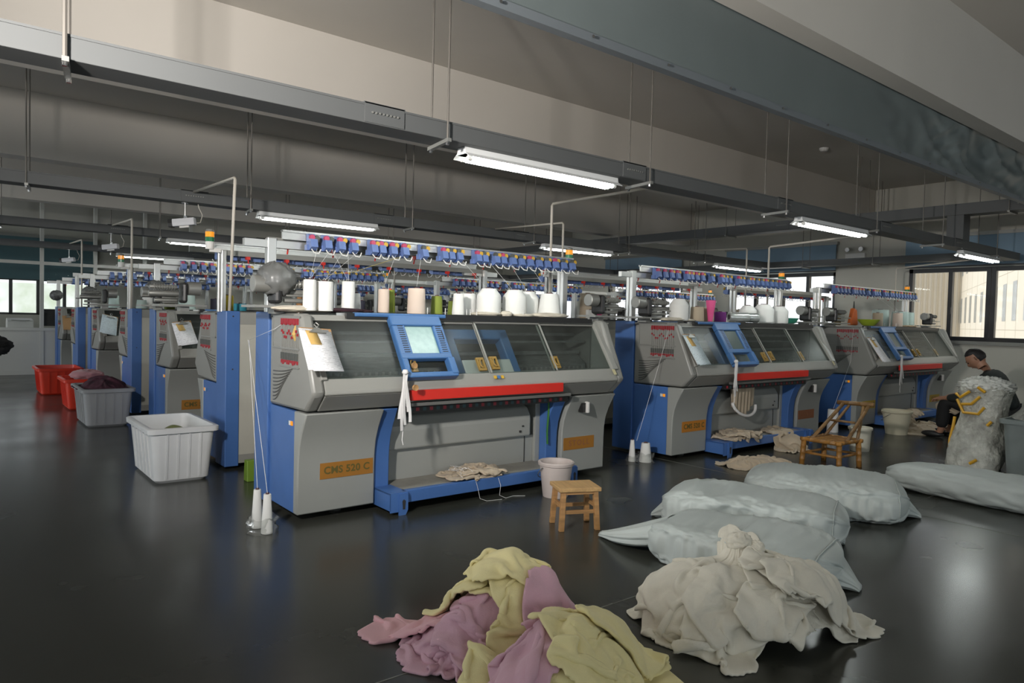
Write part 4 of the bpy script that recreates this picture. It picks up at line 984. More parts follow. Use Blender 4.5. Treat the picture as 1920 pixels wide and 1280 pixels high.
# handbag hanging at the third machine
hb = empty('orange_bag', (8.95, 4.30, 1.215)); v = MB(); v.prism([(-.10, 0), (.10, .0), (.06, .20), (-.02, .22)], -.03, .03, 'y'); v.build('bag_body', mat('orange_cloth', (.62, .13, .02), .6), hb, bevel=.02)
MB().tube([(.0, 0, .20), (.02, 0, .30), (.04, 0, .20)], .006, 6).build('bag_handle', M['dark'], hb); tag(hb, 'orange bag standing on the third front machine', 'bag')
cb = MB().prism([(-.13, 0), (-.02, .0), (-.01, .15)], -.02, .02, 'y').build('folded_cardboard', mat('brown_card', (.27, .20, .09), .7), None, (8.87, 4.42, 1.213)); tag(cb, 'brown folded cardboard leaning behind the orange bag', 'cardboard')
# ------------------------------------------------------------------ cloth: small position-based drape, run once when the scene is built
class HF:
    def __init__(s, x0, x1, y0, y1, d=.012):
        s.x0, s.y0, s.d = x0, y0, d; s.a = np.zeros((int((y1 - y0) / d) + 2, int((x1 - x0) / d) + 2), np.float32)
    def ij(s, p):
        j = np.clip(((p[..., 0] - s.x0) / s.d).astype(int), 0, s.a.shape[1] - 1); i = np.clip(((p[..., 1] - s.y0) / s.d).astype(int), 0, s.a.shape[0] - 1); return i, j
    def get(s, p): i, j = s.ij(p); return s.a[i, j]
    def add(s, p, pad=.006):
        q = p.reshape(-1, 3)
        for ox in (-.5, 0, .5):
            for oy in (-.5, 0, .5):
                i, j = s.ij(q + np.array([ox * s.d * 1.6, oy * s.d * 1.6, 0])); np.maximum.at(s.a, (i, j), q[:, 2].astype(np.float32) + pad)
    def smooth(s, n=1):
        for _ in range(n):
            b = s.a.copy(); b[1:-1, 1:-1] = (s.a[1:-1, 1:-1] * 4 + s.a[:-2, 1:-1] + s.a[2:, 1:-1] + s.a[1:-1, :-2] + s.a[1:-1, 2:]) / 8; s.a = b
    def mound(s, cx, cy_, rx, ry, h, ang=0, pw=1.0):
        yy, xx = np.mgrid[0:s.a.shape[0], 0:s.a.shape[1]]; X = s.x0 + xx * s.d - cx; Y = s.y0 + yy * s.d - cy_
        u = (X * math.cos(ang) + Y * math.sin(ang)) / rx; v = (-X * math.sin(ang) + Y * math.cos(ang)) / ry
        q = np.clip(1 - u * u - v * v, 0, 1) ** (.5 * pw) * h; s.a = np.maximum(s.a, q.astype(np.float32))
def drape(P, hf, steps=150, iters=7, g=-9.0, r=.013, bend=.35, fric=.6, pin=None, selfc=True, thick=.005, dt=.016, damp=.985, rest=None):
    ny, nx, _ = P.shape; R0 = rest if rest is not None else None
    x = P.astype(np.float64).copy(); v = np.zeros_like(x); U, V = rest
    gi, gj = np.mgrid[0:ny, 0:nx]; gi = gi.ravel(); gj = gj.ravel()
    def con(x, A, B, L, k):
        a, b = x[A], x[B]; d = b - a; l = np.sqrt((d * d).sum(-1, keepdims=True)) + 1e-9
        c = d * (k * .5 * (l - L) / l); x[A] = a + c; x[B] = b - c
    S = slice; D = math.hypot(U, V)
    groups = []
    for o in (0, 1):
        n = (nx - 1 - o + 1) // 2; groups.append(((S(None), S(o, o + 2 * n - 0, 2)), (S(None), S(o + 1, o + 1 + 2 * n, 2)), U, 1))
        n = (ny - 1 - o + 1) // 2; groups.append(((S(o, o + 2 * n, 2), S(None)), (S(o + 1, o + 1 + 2 * n, 2), S(None)), V, 1))
        n = (ny - 1 - o + 1) // 2
        groups.append(((S(o, o + 2 * n, 2), S(0, nx - 1)), (S(o + 1, o + 1 + 2 * n, 2), S(1, nx)), D, .5))
        groups.append(((S(o, o + 2 * n, 2), S(1, nx)), (S(o + 1, o + 1 + 2 * n, 2), S(0, nx - 1)), D, .5))
    def conb(x, ax, L, k):
        a, b = (x[:, :-2], x[:, 2:]) if ax else (x[:-2], x[2:])
        d = b - a; l = np.sqrt((d * d).sum(-1, keepdims=True)) + 1e-9; c = d * (k * .25 * np.minimum(l - L, 0) / l)
        if ax: x[:, :-2] += c; x[:, 2:] -= c
        else: x[:-2] += c; x[2:] -= c
    fixed = None if pin is None else x[pin].copy()
    for s in range(steps):
        v[..., 2] += g * dt; sp_ = np.sqrt((v * v).sum(-1, keepdims=True)); v *= np.minimum(1, 1.6 / (sp_ + 1e-9)); p = x + v * dt
        for it in range(iters):
            for A, B, L, k in groups:
                a, b = p[A], p[B]
                if a.shape != b.shape:
                    n0, n1 = min(a.shape[0], b.shape[0]), min(a.shape[1], b.shape[1])
                    d = b[:n0, :n1] - a[:n0, :n1]; l = np.sqrt((d * d).sum(-1, keepdims=True)) + 1e-9; c = d * (k * .5 * (l - L) / l)
                    a[:n0, :n1] += c; b[:n0, :n1] -= c
                else: con(p, A, B, L, k)
            conb(p, 1, 2 * U, bend); conb(p, 0, 2 * V, bend)
            if pin is not None: p[pin] = fixed
            h = hf.get(p) + thick; m = p[..., 2] < h
            p[..., 2] = np.where(m, np.maximum(p[..., 2] + np.minimum(h - p[..., 2], .02), thick), p[..., 2])
            if fric: p[..., :2] = np.where(m[..., None], p[..., :2] * (1 - fric) + x[..., :2] * fric, p[..., :2])
        if selfc and s % 3 == 0:
            q = p.reshape(-1, 3).astype(np.float32); n2 = (q * q).sum(1); d2 = n2[:, None] + n2[None] - 2 * q @ q.T
            I, J = np.nonzero(d2 < r * r); k = (I < J) & ((np.abs(gi[I] - gi[J]) > 1) | (np.abs(gj[I] - gj[J]) > 1)); I, J = I[k], J[k]
            if len(I):
                d = (q[J] - q[I]).astype(np.float64); l = np.sqrt((d * d).sum(1, keepdims=True)) + 1e-6; c = d / l * (r - l) * .5 * .6
                acc = np.zeros_like(q, dtype=np.float64); cnt = np.zeros(len(q)); np.add.at(acc, I, -c); np.add.at(acc, J, c); np.add.at(cnt, I, 1); np.add.at(cnt, J, 1)
                p = (q + acc / np.maximum(cnt, 1)[:, None]).reshape(p.shape)
                p[..., 2] = np.maximum(p[..., 2], thick)
        v = (p - x) / dt * damp; x = p
    return x
def fabric(name, col, d=.35, sc=260, dark=.12):
    m = mat(name, col, .9, noise_amt=dark, noise_scale=9, bump=(sc, d, .004), sheen=.15); return m
def sheet_obj(x, name, m, label, cat, group=None, thick=.010, sub=1, origin=None, solid=True, rounded=1.15):
    ny, nx, _ = x.shape; o_ = np.array(origin if origin is not None else (x[..., 0].mean(), x[..., 1].mean(), x[..., 2].min()))
    v = (x - o_).reshape(-1, 3).tolist(); f = []
    for j in range(ny - 1):
        for i in range(nx - 1):
            a, b = abs(2 * (i + .5) / (nx - 1) - 1), abs(2 * (j + .5) / (ny - 1) - 1)
            if rounded and a ** 3.2 + b ** 3.2 > rounded + .22 * noise.noise(Vector((i * .21, j * .21, nx * .37))): continue
            f.append((j * nx + i, j * nx + i + 1, (j + 1) * nx + i + 1, (j + 1) * nx + i))
    me = bpy.data.meshes.new(name); me.from_pydata(v, [], f); me.materials.append(m); me.polygons.foreach_set('use_smooth', [True] * len(f)); me.update()
    bm = bmesh.new(); bm.from_mesh(me); bmesh.ops.delete(bm, geom=[q for q in bm.verts if not q.link_faces], context='VERTS'); bm.to_mesh(me); bm.free()
    o = bpy.data.objects.new(name, me); COL.objects.link(o); o.location = o_
    if solid: sd = o.modifiers.new('s', 'SOLIDIFY'); sd.thickness = thick; sd.offset = 0
    if sub: sb = o.modifiers.new('u', 'SUBSURF'); sb.levels = sub; sb.render_levels = sub
    return tag(o, label, cat, group)
def crumple(w, h, n, cx, cy_, z0, ang, cu, cv, seed, folds=3, lift=.0, tilt=(0, 0)):
    """a sheet w x h compressed to cu,cv of its size with matching waves so that it keeps its area"""
    nx = int(w / n) + 1; ny = int(h / n) + 1; rs = np.random.RandomState(seed)
    u = np.linspace(-.5, .5, nx)[None, :] * np.ones((ny, 1)); v = np.linspace(-.5, .5, ny)[:, None] * np.ones((1, nx))
    z = np.zeros_like(u); 
    for comp, L, co in ((cu, w, u + .12 * np.sin(v * 5 + seed)), (cv, h, v + .12 * np.sin(u * 6 + seed * 2))):
        for q in range(2):
            k = folds * (1 + q * .9) * (1 + .25 * rs.rand()); amp = math.sqrt(max(0, 1 / max(comp, .2) ** 2 - 1)) * L * comp / (2 * PI * k) * (1.0 if q == 0 else .5)
            z += amp * np.sin(co * 2 * PI * k + rs.rand() * 6)
    X = u * w * cu; Y = v * h * cv; c, s = math.cos(ang), math.sin(ang)
    P = np.stack([cx + X * c - Y * s, cy_ + X * s + Y * c, z0 + z - z.min() * .6 + lift + tilt[0] * X + tilt[1] * Y], -1)
    P += (rs.rand(*P.shape) - .5) * .002; return P, (w / (nx - 1), h / (ny - 1))

yellow = fabric('yellow_knit', (.82, .73, .38), dark=.05); pinkk = fabric('pink_knit', (.66, .40, .48), dark=.05); pinkk2 = fabric('pale_pink_knit', (.80, .46, .50), dark=.05); creamk = fabric('cream_knit', (.78, .74, .63), .3, 240); beigek = fabric('beige_knit', (.50, .41, .30), .4, 240)
hfA = HF(.9, 2.8, 1.0, 3.0)
hfA.mound(1.48, 2.06, .17, .14, .09, -.4); hfA.mound(1.70, 2.08, .19, .17, .215, .3); hfA.mound(1.60, 1.62, .26, .15, .14, .3)
PL = [  # w h cx cy z0 ang cu cv seed folds material label
 (.72, .60, 1.46, 2.07, .14, .5, .48, .50, 3, 4, pinkk, 'crumpled dusty pink knit at the left of the floor pile'),
 (.60, .26, 1.41, 2.23, .20, -.95, .70, .42, 11, 2, pinkk2, 'lighter pink knit sleeve stretched out at the far left of the pile'),
 (.60, .50, 1.52, 1.97, .20, .2, .44, .44, 5, 4, pinkk, 'crumpled pink knit tucked under the upper yellow heap'),
 (.78, .66, 1.76, 2.10, .34, -.5, .50, .48, 7, 3, yellow, 'pale yellow knit forming the back of the upper heap'),
 (.50, .42, 1.60, 2.20, .32, .3, .46, .50, 13, 3, yellow, 'bunched yellow knit hanging over the left side of the upper heap'),
 (.66, .46, 1.68, 1.95, .36, 1.1, .54, .50, 17, 3, yellow, 'yellow knit folded down the middle of the pile'),
 (.50, .40, 1.72, 2.12, .42, .9, .55, .55, 37, 2, yellow, 'rolled yellow knit at the very top of the pile'),
 (.60, .46, 1.44, 1.72, .16, -.4, .50, .50, 19, 3, yellow, 'yellow knit at the bottom edge of the picture, left part'),
 (.70, .50, 1.54, 1.56, .24, -.3, .50, .50, 21, 3, yellow, 'yellow knit at the bottom edge of the picture, middle part'),
 (.86, .40, 1.57, 1.72, .36, .44, .74, .38, 29, 2, pinkk, 'pink knit band lying diagonally between the yellow heaps'),
 (.56, .40, 1.79, 1.84, .36, -.5, .52, .50, 27, 3, pinkk, 'pink knit bunched between the upper heap and the right yellow heap'),
 (.74, .60, 1.70, 1.58, .36, -.3, .48, .50, 23, 4, yellow, 'yellow knit spread over the lower right of the pile'),
 (.44, .36, 1.84, 1.64, .34, .5, .50, .52, 31, 3, yellow, 'yellow knit with a folded corner at the right of the pile'),
]
for w, h, cx, cy_, z0, an, cu, cv, sd, fo, m, lab in PL:
    P, rest = crumple(w, h, .0145, cx, cy_, z0, an, cu, cv, sd, fo)
    X = drape(P, hfA, steps=60, iters=5, rest=rest, fric=.35, r=.017, bend=.5)
    sheet_obj(X, 'knitted_fabric', m, lab, 'fabric', 'knitted pieces in the floor pile', thick=.013); hfA.add(X, .008); hfA.smooth(1)
# gathered cream cloth with a knot on top
hfB = HF(1.8, 3.3, .9, 2.5); kx, ky = 2.56, 1.66
hfB.mound(2.52, 1.60, .42, .30, .225, -.5, 1.3); hfB.mound(2.40, 1.70, .24, .22, .20, 0, 1.2); hfB.mound(3.10, 1.99, .48, .31, .22, -1.32, .4)
def skirt(r0, r1, fold, amp, seed, kz, cx, cy_, sx=1, sy=1, a0=0, a1=2 * PI, nr=30, na=120):
    P = np.zeros((nr, na, 3)); rs = np.random.RandomState(seed); ph = rs.rand(4) * 6
    for i in range(nr):
        t = i / (nr - 1)
        for j in range(na):
            a = a0 + (a1 - a0) * j / (na - 1); edge = 1 + .22 * math.sin(3 * a + ph[0]) + .12 * math.sin(7 * a + ph[1])
            r = (r0 + (r1 - r0) * t * edge); w = amp * t * (math.sin(a * fold + ph[2] + 1.5 * math.sin(2 * a)) + .5 * math.sin(a * fold * 1.7 + ph[3]))
            P[i, j] = (cx + (r + w * .2) * math.cos(a + w * .35) * sx, cy_ + (r + w * .2) * math.sin(a + w * .35) * sy, kz * (1 - t * .4) + .05 + w)
    return P
for q, (r1, fo, am, sd, a0, a1, kz, lab) in enumerate(((.46, 19, .030, 4, 0, 2 * PI, .24, 'wide cream knit cloth gathered from the knot and spread over the floor'),
                               (.36, 16, .030, 9, 0, 2 * PI, .245, 'upper cream knit layer hanging from the knot over the front of the heap'))):
    P = skirt(.02, r1, fo, am, sd, kz, kx, ky, 1.0, .95, a0, a1, 30, 190 if q == 0 else 150)
    ny, nx, _ = P.shape; d = np.linalg.norm(P[1:] - P[:-1], axis=-1).mean(); x = P.copy()
    # angular rest length differs with radius: relax with bending only by short drape on the radial threads
    v = np.zeros_like(x); L = np.linalg.norm(P[:, 1:] - P[:, :-1], axis=-1, keepdims=True) * 1.0; Lr = np.linalg.norm(P[1:] - P[:-1], axis=-1, keepdims=True)
    top = x[0].copy()
    for s in range(110):
        v[..., 2] -= 9 * .014; v *= np.minimum(1, 1.3 / (np.linalg.norm(v, axis=-1, keepdims=True) + 1e-9)); p = x + v * .014
        for it in range(6):
            for o in (0, 1):
                a, b, l0 = p[:, o:-1:2], p[:, o + 1::2], L[:, o::2]; n = min(a.shape[1], b.shape[1]); dd = b[:, :n] - a[:, :n]; l = np.linalg.norm(dd, axis=-1, keepdims=True) + 1e-9
                c = dd * (.5 * (l - l0[:, :n]) / l); a[:, :n] += c; b[:, :n] -= c
                a, b, l0 = p[o:-1:2], p[o + 1::2], Lr[o::2]; n = min(a.shape[0], b.shape[0]); dd = b[:n] - a[:n]; l = np.linalg.norm(dd, axis=-1, keepdims=True) + 1e-9
                c = dd * (.5 * (l - l0[:n]) / l); a[:n] += c; b[:n] -= c
            p[0] = top; h = hfB.get(p) + .006 + .004 * q; mk = p[..., 2] < h; p[..., 2] = np.where(mk, np.minimum(h, p[..., 2] + .02), p[..., 2]); p[..., 2] = np.maximum(p[..., 2], .005)
            p[..., :2] = np.where(mk[..., None], p[..., :2] * .6 + x[..., :2] * .4, p[..., :2])
        v = (p - x) / .014 * .97; x = p
    sheet_obj(x, 'cream_cloth', creamk, lab, 'fabric', 'cream cloths of the knotted heap', rounded=0, thick=.008); hfB.add(x); hfB.smooth(1)
for w, h, cx, cy_, z0, an, cu, cv, sd, fo, lab in ((.60, .44, 2.24, 1.70, .20, .9, .50, .55, 41, 3, 'crumpled cream knit at the left foot of the knotted heap'),
                           (.60, .42, 2.26, 1.50, .18, .2, .50, .50, 43, 3, 'cream knit flap lying on the floor in front of the knotted heap'),
                           (.50, .36, 2.42, 1.42, .20, .6, .5, .5, 45, 3, 'crumpled cream knit at the middle front of the knotted heap'),
                           (.56, .44, 2.58, 1.46, .22, .1, .50, .5, 48, 3, 'crumpled cream knit under the right side of the knotted heap'),
                           (.80, .30, 2.68, 1.36, .24, -.3, .62, .50, 47, 3, 'cream knit strip trailing to the right of the knotted heap')):
    P, rest = crumple(w, h, .0145, cx, cy_, z0, an, cu, cv, sd, fo); X = drape(P, hfB, steps=60, iters=5, rest=rest, fric=.35, r=.016, bend=.5)
    sheet_obj(X, 'cream_cloth', creamk, lab, 'fabric', 'cream cloths of the knotted heap', thick=.010); hfB.add(X)
k = empty('cloth_knot', (kx, ky, .292))
def blob(mb, c, s, seed, amp=.25, fr=2.2, n=26):
    vs = []; fs = []
    for i in range(n + 1):
        th = PI * i / n
        for j in range(2 * n):
            ph = PI * j / n; d = Vector((math.sin(th) * math.cos(ph), math.sin(th) * math.sin(ph), math.cos(th)))
            q = 1 + amp * (1 - abs(noise.noise(d * fr + Vector((seed, 0, 0)))) * 2.2) * .5 + amp * .3 * noise.noise(d * fr * 3 + Vector((0, seed, 0)))
            vs.append((c[0] + d.x * s[0] * q, c[1] + d.y * s[1] * q, c[2] + d.z * s[2] * q))
    for i in range(n):
        for j in range(2 * n): fs.append((i * 2 * n + j, i * 2 * n + (j + 1) % (2 * n), (i + 1) * 2 * n + (j + 1) % (2 * n), (i + 1) * 2 * n + j))
    return mb.add(vs, fs)
blob(MB(), (0, 0, .01), (.055, .042, .036), 2, .35, 2.5).build('knot_lobe', creamk, k, smooth=True); blob(MB(), (.05, -.045, -.012), (.038, .032, .028), 5, .35, 2.5).build('knot_lobe', creamk, k, smooth=True)
tag(k, 'cream knot tied at the top of the gathered cloth heap', 'fabric', 'cream cloths of the knotted heap')

# beige knits: on the foot shelf of the first machine, around the second and third
def knits(region, specs, m, group, base=None):
    hf = HF(*region)
    if base: base(hf)
    for w, h, cx, cy_, z0, an, cu, cv, sd, fo, lab in specs:
        P, rest = crumple(w, h, .0145, cx, cy_, z0, an, cu, cv, sd, fo); X = drape(P, hf, steps=60, iters=5, rest=rest, fric=.45, r=.017, bend=.5); X[..., 1] = np.minimum(X[..., 1], 3.985 + .01 * np.sin(X[..., 0] * 40))
        sheet_obj(X, 'knitted_fabric', m, lab, 'fabric', group, thick=.012); hf.add(X); hf.smooth(1)
def shelf(hf, x0, x1, y0=3.725, y1=4.0, z=.142):
    yy, xx = np.mgrid[0:hf.a.shape[0], 0:hf.a.shape[1]]; X = hf.x0 + xx * hf.d; Y = hf.y0 + yy * hf.d; hf.a[(X > x0) & (X < x1) & (Y > y0) & (Y < y1)] = z
knits((2.0, 3.6, 3.4, 4.1), [(.62, .42, 2.76, 3.86, .24, .05, .50, .48, 51, 3, 'beige knit piece on the foot shelf of the first machine, lower one'),
                            (.50, .40, 2.84, 3.86, .34, -.1, .50, .48, 53, 3, 'beige knit piece folded on top of the other on the first machine shelf')], beigek, 'beige knits on the machine shelves', lambda hf: shelf(hf, 2.2, 3.5))
knits((5.2, 7.0, 3.2, 4.1), [(.85, .46, 5.80, 3.84, .22, 0, .55, .48, 57, 3, 'beige knit piece lying low at the left of the second machine shelf'), (.70, .44, 5.86, 3.85, .32, .1, .55, .48, 59, 3, 'upper beige knit piece on the left of the second machine shelf'),
                            (.80, .50, 6.42, 3.70, .30, 1.1, .62, .5, 61, 3, 'beige knit sliding off the right of the second machine shelf')], beigek, 'beige knits on the machine shelves', lambda hf: (shelf(hf, 5.5, 6.9), hf.mound(6.42, 3.62, .12, .12, .13)))
knits((4.7, 6.2, 2.9, 3.8), [(.90, .50, 5.38, 3.34, .10, -.45, .60, .56, 63, 4, 'flat beige knit heap on the floor before the second front machine')], beigek, 'beige knits on the floor', lambda hf: hf.mound(5.38, 3.34, .30, .16, .06, -.4))
knits((7.8, 10.6, 2.8, 4.1), [(.80, .55, 8.80, 3.42, .10, -.2, .75, .68, 67, 3, 'beige knit heap on the floor before the third machine, front part'), (.70, .50, 9.35, 3.50, .12, .1, .7, .68, 69, 3, 'beige knit heap on the floor before the third machine, rear part'),
                             (.80, .50, 9.25, 3.80, .34, .0, .62, .6, 71, 3, 'beige knit draped on the foot shelf of the third machine')], beigek, 'beige knits on the floor', lambda hf: (shelf(hf, 8.85, 10.2), hf.mound(9.0, 3.4, .45, .2, .06), hf.mound(9.4, 3.72, .35, .12, .18)))
# cloths under the cones on the decks
offw = fabric('off_white_rag', (.66, .60, .49)); 
def rag(x, y, w, d, h, lab, m=offw, seed=1):
    o = blob(MB(), (0, 0, 0), (w, d, h), seed, .30, 3.2, 20).build('cloth_pad', m, None, (x, y, DZ + h * .62), smooth=True); tag(o, lab, 'cloth', 'cloths on the machine decks')
rag(1.64, 4.10, .135, .07, .018, 'cream rag at the left end of the first deck', seed=3); rag(1.80, 4.13, .10, .06, .014, 'cream rag under the leftmost white cylinder', seed=4)
rag(1.95, 4.10, .12, .07, .014, 'dark maroon cloth under the black capped cylinder', mat('maroon_cloth', (.035, .012, .018), .9), 8); rag(2.12, 4.22, .08, .06, .012, 'dark cloth right of the black capped cylinder', mat('maroon_cloth', (.035, .012, .018), .9), 12)
rag(3.03, 4.08, .12, .08, .016, 'cream rag ring under the leftmost big package', seed=5); rag(3.19, 4.05, .045, .04, .022, 'bunched cream rag between the big packages', seed=6); rag(3.35, 4.08, .11, .08, .014, 'cream rag under the second big package', seed=7)
rag(3.60, 4.04, .17, .07, .020, 'cream rag hanging over the deck edge at the right end', seed=9)
rag(5.15, 4.10, .16, .07, .018, 'beige rag at the left end of the second deck', seed=10); rag(5.35, 4.10, .09, .06, .012, 'grey rag under the big package of the second deck', seed=11); rag(10.0, 4.08, .20, .08, .014, 'brown rag under the pale packages of the third deck', mat('brown_rag', (.36, .26, .16), .9), 13)
# grey plastic sheets over the feeder of the first machine and of the deeper rows
sheetm = mat('grey_plastic_cover', (.16, .165, .16), .35, noise_amt=.3, noise_scale=6)
for k, (x, y, s) in enumerate(((1.585, 4.22, 1.0), (1.66, 7.66, .85), (1.58, 11.12, .85), (1.56, 14.52, .85))):
    o = MB(); blob(o, (-.02, 0, -.03), (.105 * s, .10 * s, .095 * s), 3 + k, .34, 2.4, 22); o = o.build('plastic_cover', sheetm, None, (x, y, 1.425), smooth=True)
    tag(o, 'grey plastic cover wrapped over the yarn feeder of the %s machine at the aisle' % ['first row', 'third row', 'fifth row', 'last row'][k], 'cover', 'plastic covers over feeders')
# contents of the bins
rag_m = mat('maroon_knit', (.030, .010, .018), .95, noise_amt=.5, noise_scale=14, col2=(.10, .03, .05))
hfC = HF(.9, 1.8, 7.9, 9.0); hfC.mound(1.31, 8.46, .25, .40, .46, 0, .5); hfC.a = np.maximum(hfC.a, 0)
P, rest = crumple(.75, .95, .018, 1.29, 8.46, .50, 0, .62, .72, 81, 3); X = drape(P, hfC, steps=50, iters=5, rest=rest, fric=.4, r=.016, selfc=True)
X[..., 2] = np.maximum(X[..., 2], .37); X[..., 0] = 1.31 + np.clip(X[..., 0] - 1.31, -.30, .21); X[..., 1] = 8.46 + np.clip(X[..., 1] - 8.46, -.36, .40)
sheet_obj(X, 'knitted_fabric', rag_m, 'dark maroon knitwear heaped in the grey bin', 'fabric', thick=.012)
hfD = HF(.9, 1.8, 5.0, 6.2); hfD.mound(1.33, 5.62, .17, .26, .34, 0, 1.3)
P, rest = crumple(.42, .52, .016, 1.33, 5.60, .36, 0, .7, .7, 83, 2); X = drape(P, hfD, steps=45, iters=5, rest=rest, fric=.4); X[..., 0] = 1.31 + np.clip(X[..., 0] - 1.31, -.17, .17); X[..., 2] = np.maximum(X[..., 2], .12)
sheet_obj(X, 'knitted_fabric', fabric('moss_knit', (.16, .19, .035)), 'moss green cloth lying in the white bin', 'fabric')
o = blob(MB(), (0, 0, 0), (.16, .20, .06), 21, .35, 3, 22).build('knitted_fabric', fabric('dusty_rose_knit', (.42, .20, .22)), None, (1.36, 9.84, .39), smooth=True); tag(o, 'dusty rose knit heaped in the half hidden red bin', 'fabric')

# ------------------------------------------------------------------ sacks
sackm = mat('woven_sack', (.53, .58, .56), .5, noise_amt=.08, noise_scale=3, bump=(60, .18, .003), spec=.45)
def sack(loc, hl, hw, hh, rz, seed, label, tails=(1, 1), exp=.5, steps_=0, lump=.1, cat='sack', m=sackm, square=.45, nl=110, nc=64, group='white woven sacks'):
    r = empty('woven_sack', loc, rz); v = []; f = []
    for i in range(nl + 1):
        u = -1 + 2 * i / nl; e = max(0, 1 - abs(u) ** 5.5) ** .5
        endk = max(0, abs(u) - .72) / .28
        for j in range(nc):
            a = 2 * PI * j / nc; c, s = math.cos(a), math.sin(a)
            y = math.copysign(abs(c) ** square, c); z = math.copysign(abs(s) ** (square * 1.15), s)
            w1 = noise.noise(Vector((u * 2.2 + seed, c * 1.4, s * 1.4))); w2 = abs(noise.noise(Vector((u * 5 + seed, c * 2.5 + u * 2, s * 2.5)))); w3 = math.sin(a * 17 + 3 * w1) * endk * .03
            w4 = abs(noise.noise(Vector((u * 3.0 + c * 3 + seed, u * 9 - c * 5, 4.2))))
            k = e * (1 + lump * w1 * 2 - .10 * w2 - .09 * w4 + w3)
            zz = hh * z * k * (1 + .12 * noise.noise(Vector((u * 1.6, c * 1.2, seed)))); x = hl * u * (1 + .04 * w1 * endk)
            v.append((x, hw * y * k, max(zz + hh * .82, .004 + .004 * abs(w1))))
    for i in range(nl):
        for j in range(nc): f.append((i * nc + j, i * nc + (j + 1) % nc, (i + 1) * nc + (j + 1) % nc, (i + 1) * nc + j))
    mb = MB().add(v, f); mb.build('sack_body', m, r, smooth=True)
    i = int(nl * .93); hem = MB(); pts = [Vector(v[i * nc + j]) + Vector((0, (.004 if v[i * nc + j][1] > 0 else -.004), .003)) for j in list(range(nc)) + [0]]
    hem.tube(pts, .0035, 5).build('seam', m, r, smooth=True)
    for q, t in enumerate(tails):
        if not t: continue
        sx = -1 if q == 0 else 1; vv = []; ff = []; nn = 36; K = 16
        for k in range(K + 1):
            tt = k / K; cx = sx * (hl * .84 + (t + .03) * tt); cyy = t * .22 * math.sin(tt * 2.6) * (1 if q else -1)
            wd = hw * .60 * (1 - tt) ** 1.0 + .016 + .018 * max(0, tt - .85) / .15; hg_ = hh * .55 * (1 - tt) ** 1.0 + .013; cz = max(hg_ * .9, hh * .78 * (1 - tt) ** 1.1 + .012)
            for j in range(nn):
                a = 2 * PI * j / nn; rf = 1 + .13 * math.sin(a * 9 + q + tt * 2) * min(1, tt * 3 + .2)
                vv.append((cx, cyy + wd * math.cos(a) * rf, max(.004, cz + hg_ * math.sin(a) * rf)))
        for k in range(K):
            for j in range(nn): ff.append((k * nn + j, k * nn + (j + 1) % nn, (k + 1) * nn + (j + 1) % nn, (k + 1) * nn + j))
        ff.append(tuple(range(K * nn, (K + 1) * nn)))
        MB().add(vv, ff).build('tied_end', m, r, smooth=True)
    return tag(r, label, cat, group)
sack((3.10, 1.99, 0), .46, .30, .112, -1.32, 3.3, 'white woven sack lying nearest, right behind the cream heap', (.36, .12), lump=.05, square=.36)
sack((3.68, 2.31, 0), .52, .29, .125, -1.16, 7.1, 'white woven sack in the middle of the row of sacks', (.12, .03), lump=.06, square=.36)
sack((4.56, 2.34, 0), .50, .38, .125, -1.10, 12.4, 'white woven sack between the middle sack and the long roll', (.12, .12), lump=.06, square=.38)
sack((5.62, 1.42, 0), .98, .20, .125, -1.60, 16.4, 'long white sack roll cut by the right edge of the picture', (.03, 0), lump=.04, square=.75)
# wrapped bale with yellow tape beside the bin at the right edge
bale = empty('wrapped_bale', (7.17, 2.26, 0)); v = []; f = []; nl, nc = 64, 60
for i in range(nl + 1):
    t = i / nl; lean = -.10 * (1 - t) * (1 - t) * 2 + .05 * t
    e = (1 - max(0, (t - .86) / .14) ** 3 * .25) * (.92 + .1 * math.sin(t * 7 + .4))
    for j in range(nc):
        a = 2 * PI * j / nc; c, s = math.cos(a), math.sin(a); q = 1 + .10 * noise.noise(Vector((c * 2, s * 2, t * 4))) - .07 * abs(noise.noise(Vector((c * 5, s * 5 + t * 8, t * 12)))) + (.10 * abs(noise.noise(Vector((c * 9, s * 9, t * 9)))) if t > .88 else 0)
        v.append((.19 * math.copysign(abs(c) ** .8, c) * q * e + lean, .21 * math.copysign(abs(s) ** .8, s) * q * e, .003 + t * .72 * (1 + (.05 * noise.noise(Vector((c * 4, s * 4, 2))) if t > .8 else 0))))
for i in range(nl):
    for j in range(nc): f.append((i * nc + j, i * nc + (j + 1) % nc, (i + 1) * nc + (j + 1) % nc, (i + 1) * nc + j))
f.append(tuple(range(nc - 1, -1, -1))); f.append(tuple(range(nl * nc, (nl + 1) * nc)))
balm = mat('wrapped_plastic', (.56, .57, .51), .25, noise_amt=.45, noise_scale=6, col2=(.26, .26, .23), bump=(22, .9, .03), spec=.6)
MB().add(v, f).build('bale_body', balm, bale, smooth=True)
blob(MB(), (.06, 0, .690), (.165, .18, .08), 31, .55, 6.5, 34).build('gathered_top', mat('milky_plastic', (.60, .61, .57), .35, bump=(30, .5, .01)), bale, smooth=True)
tp = mat('orange_tape', (.62, .34, .02), .4)
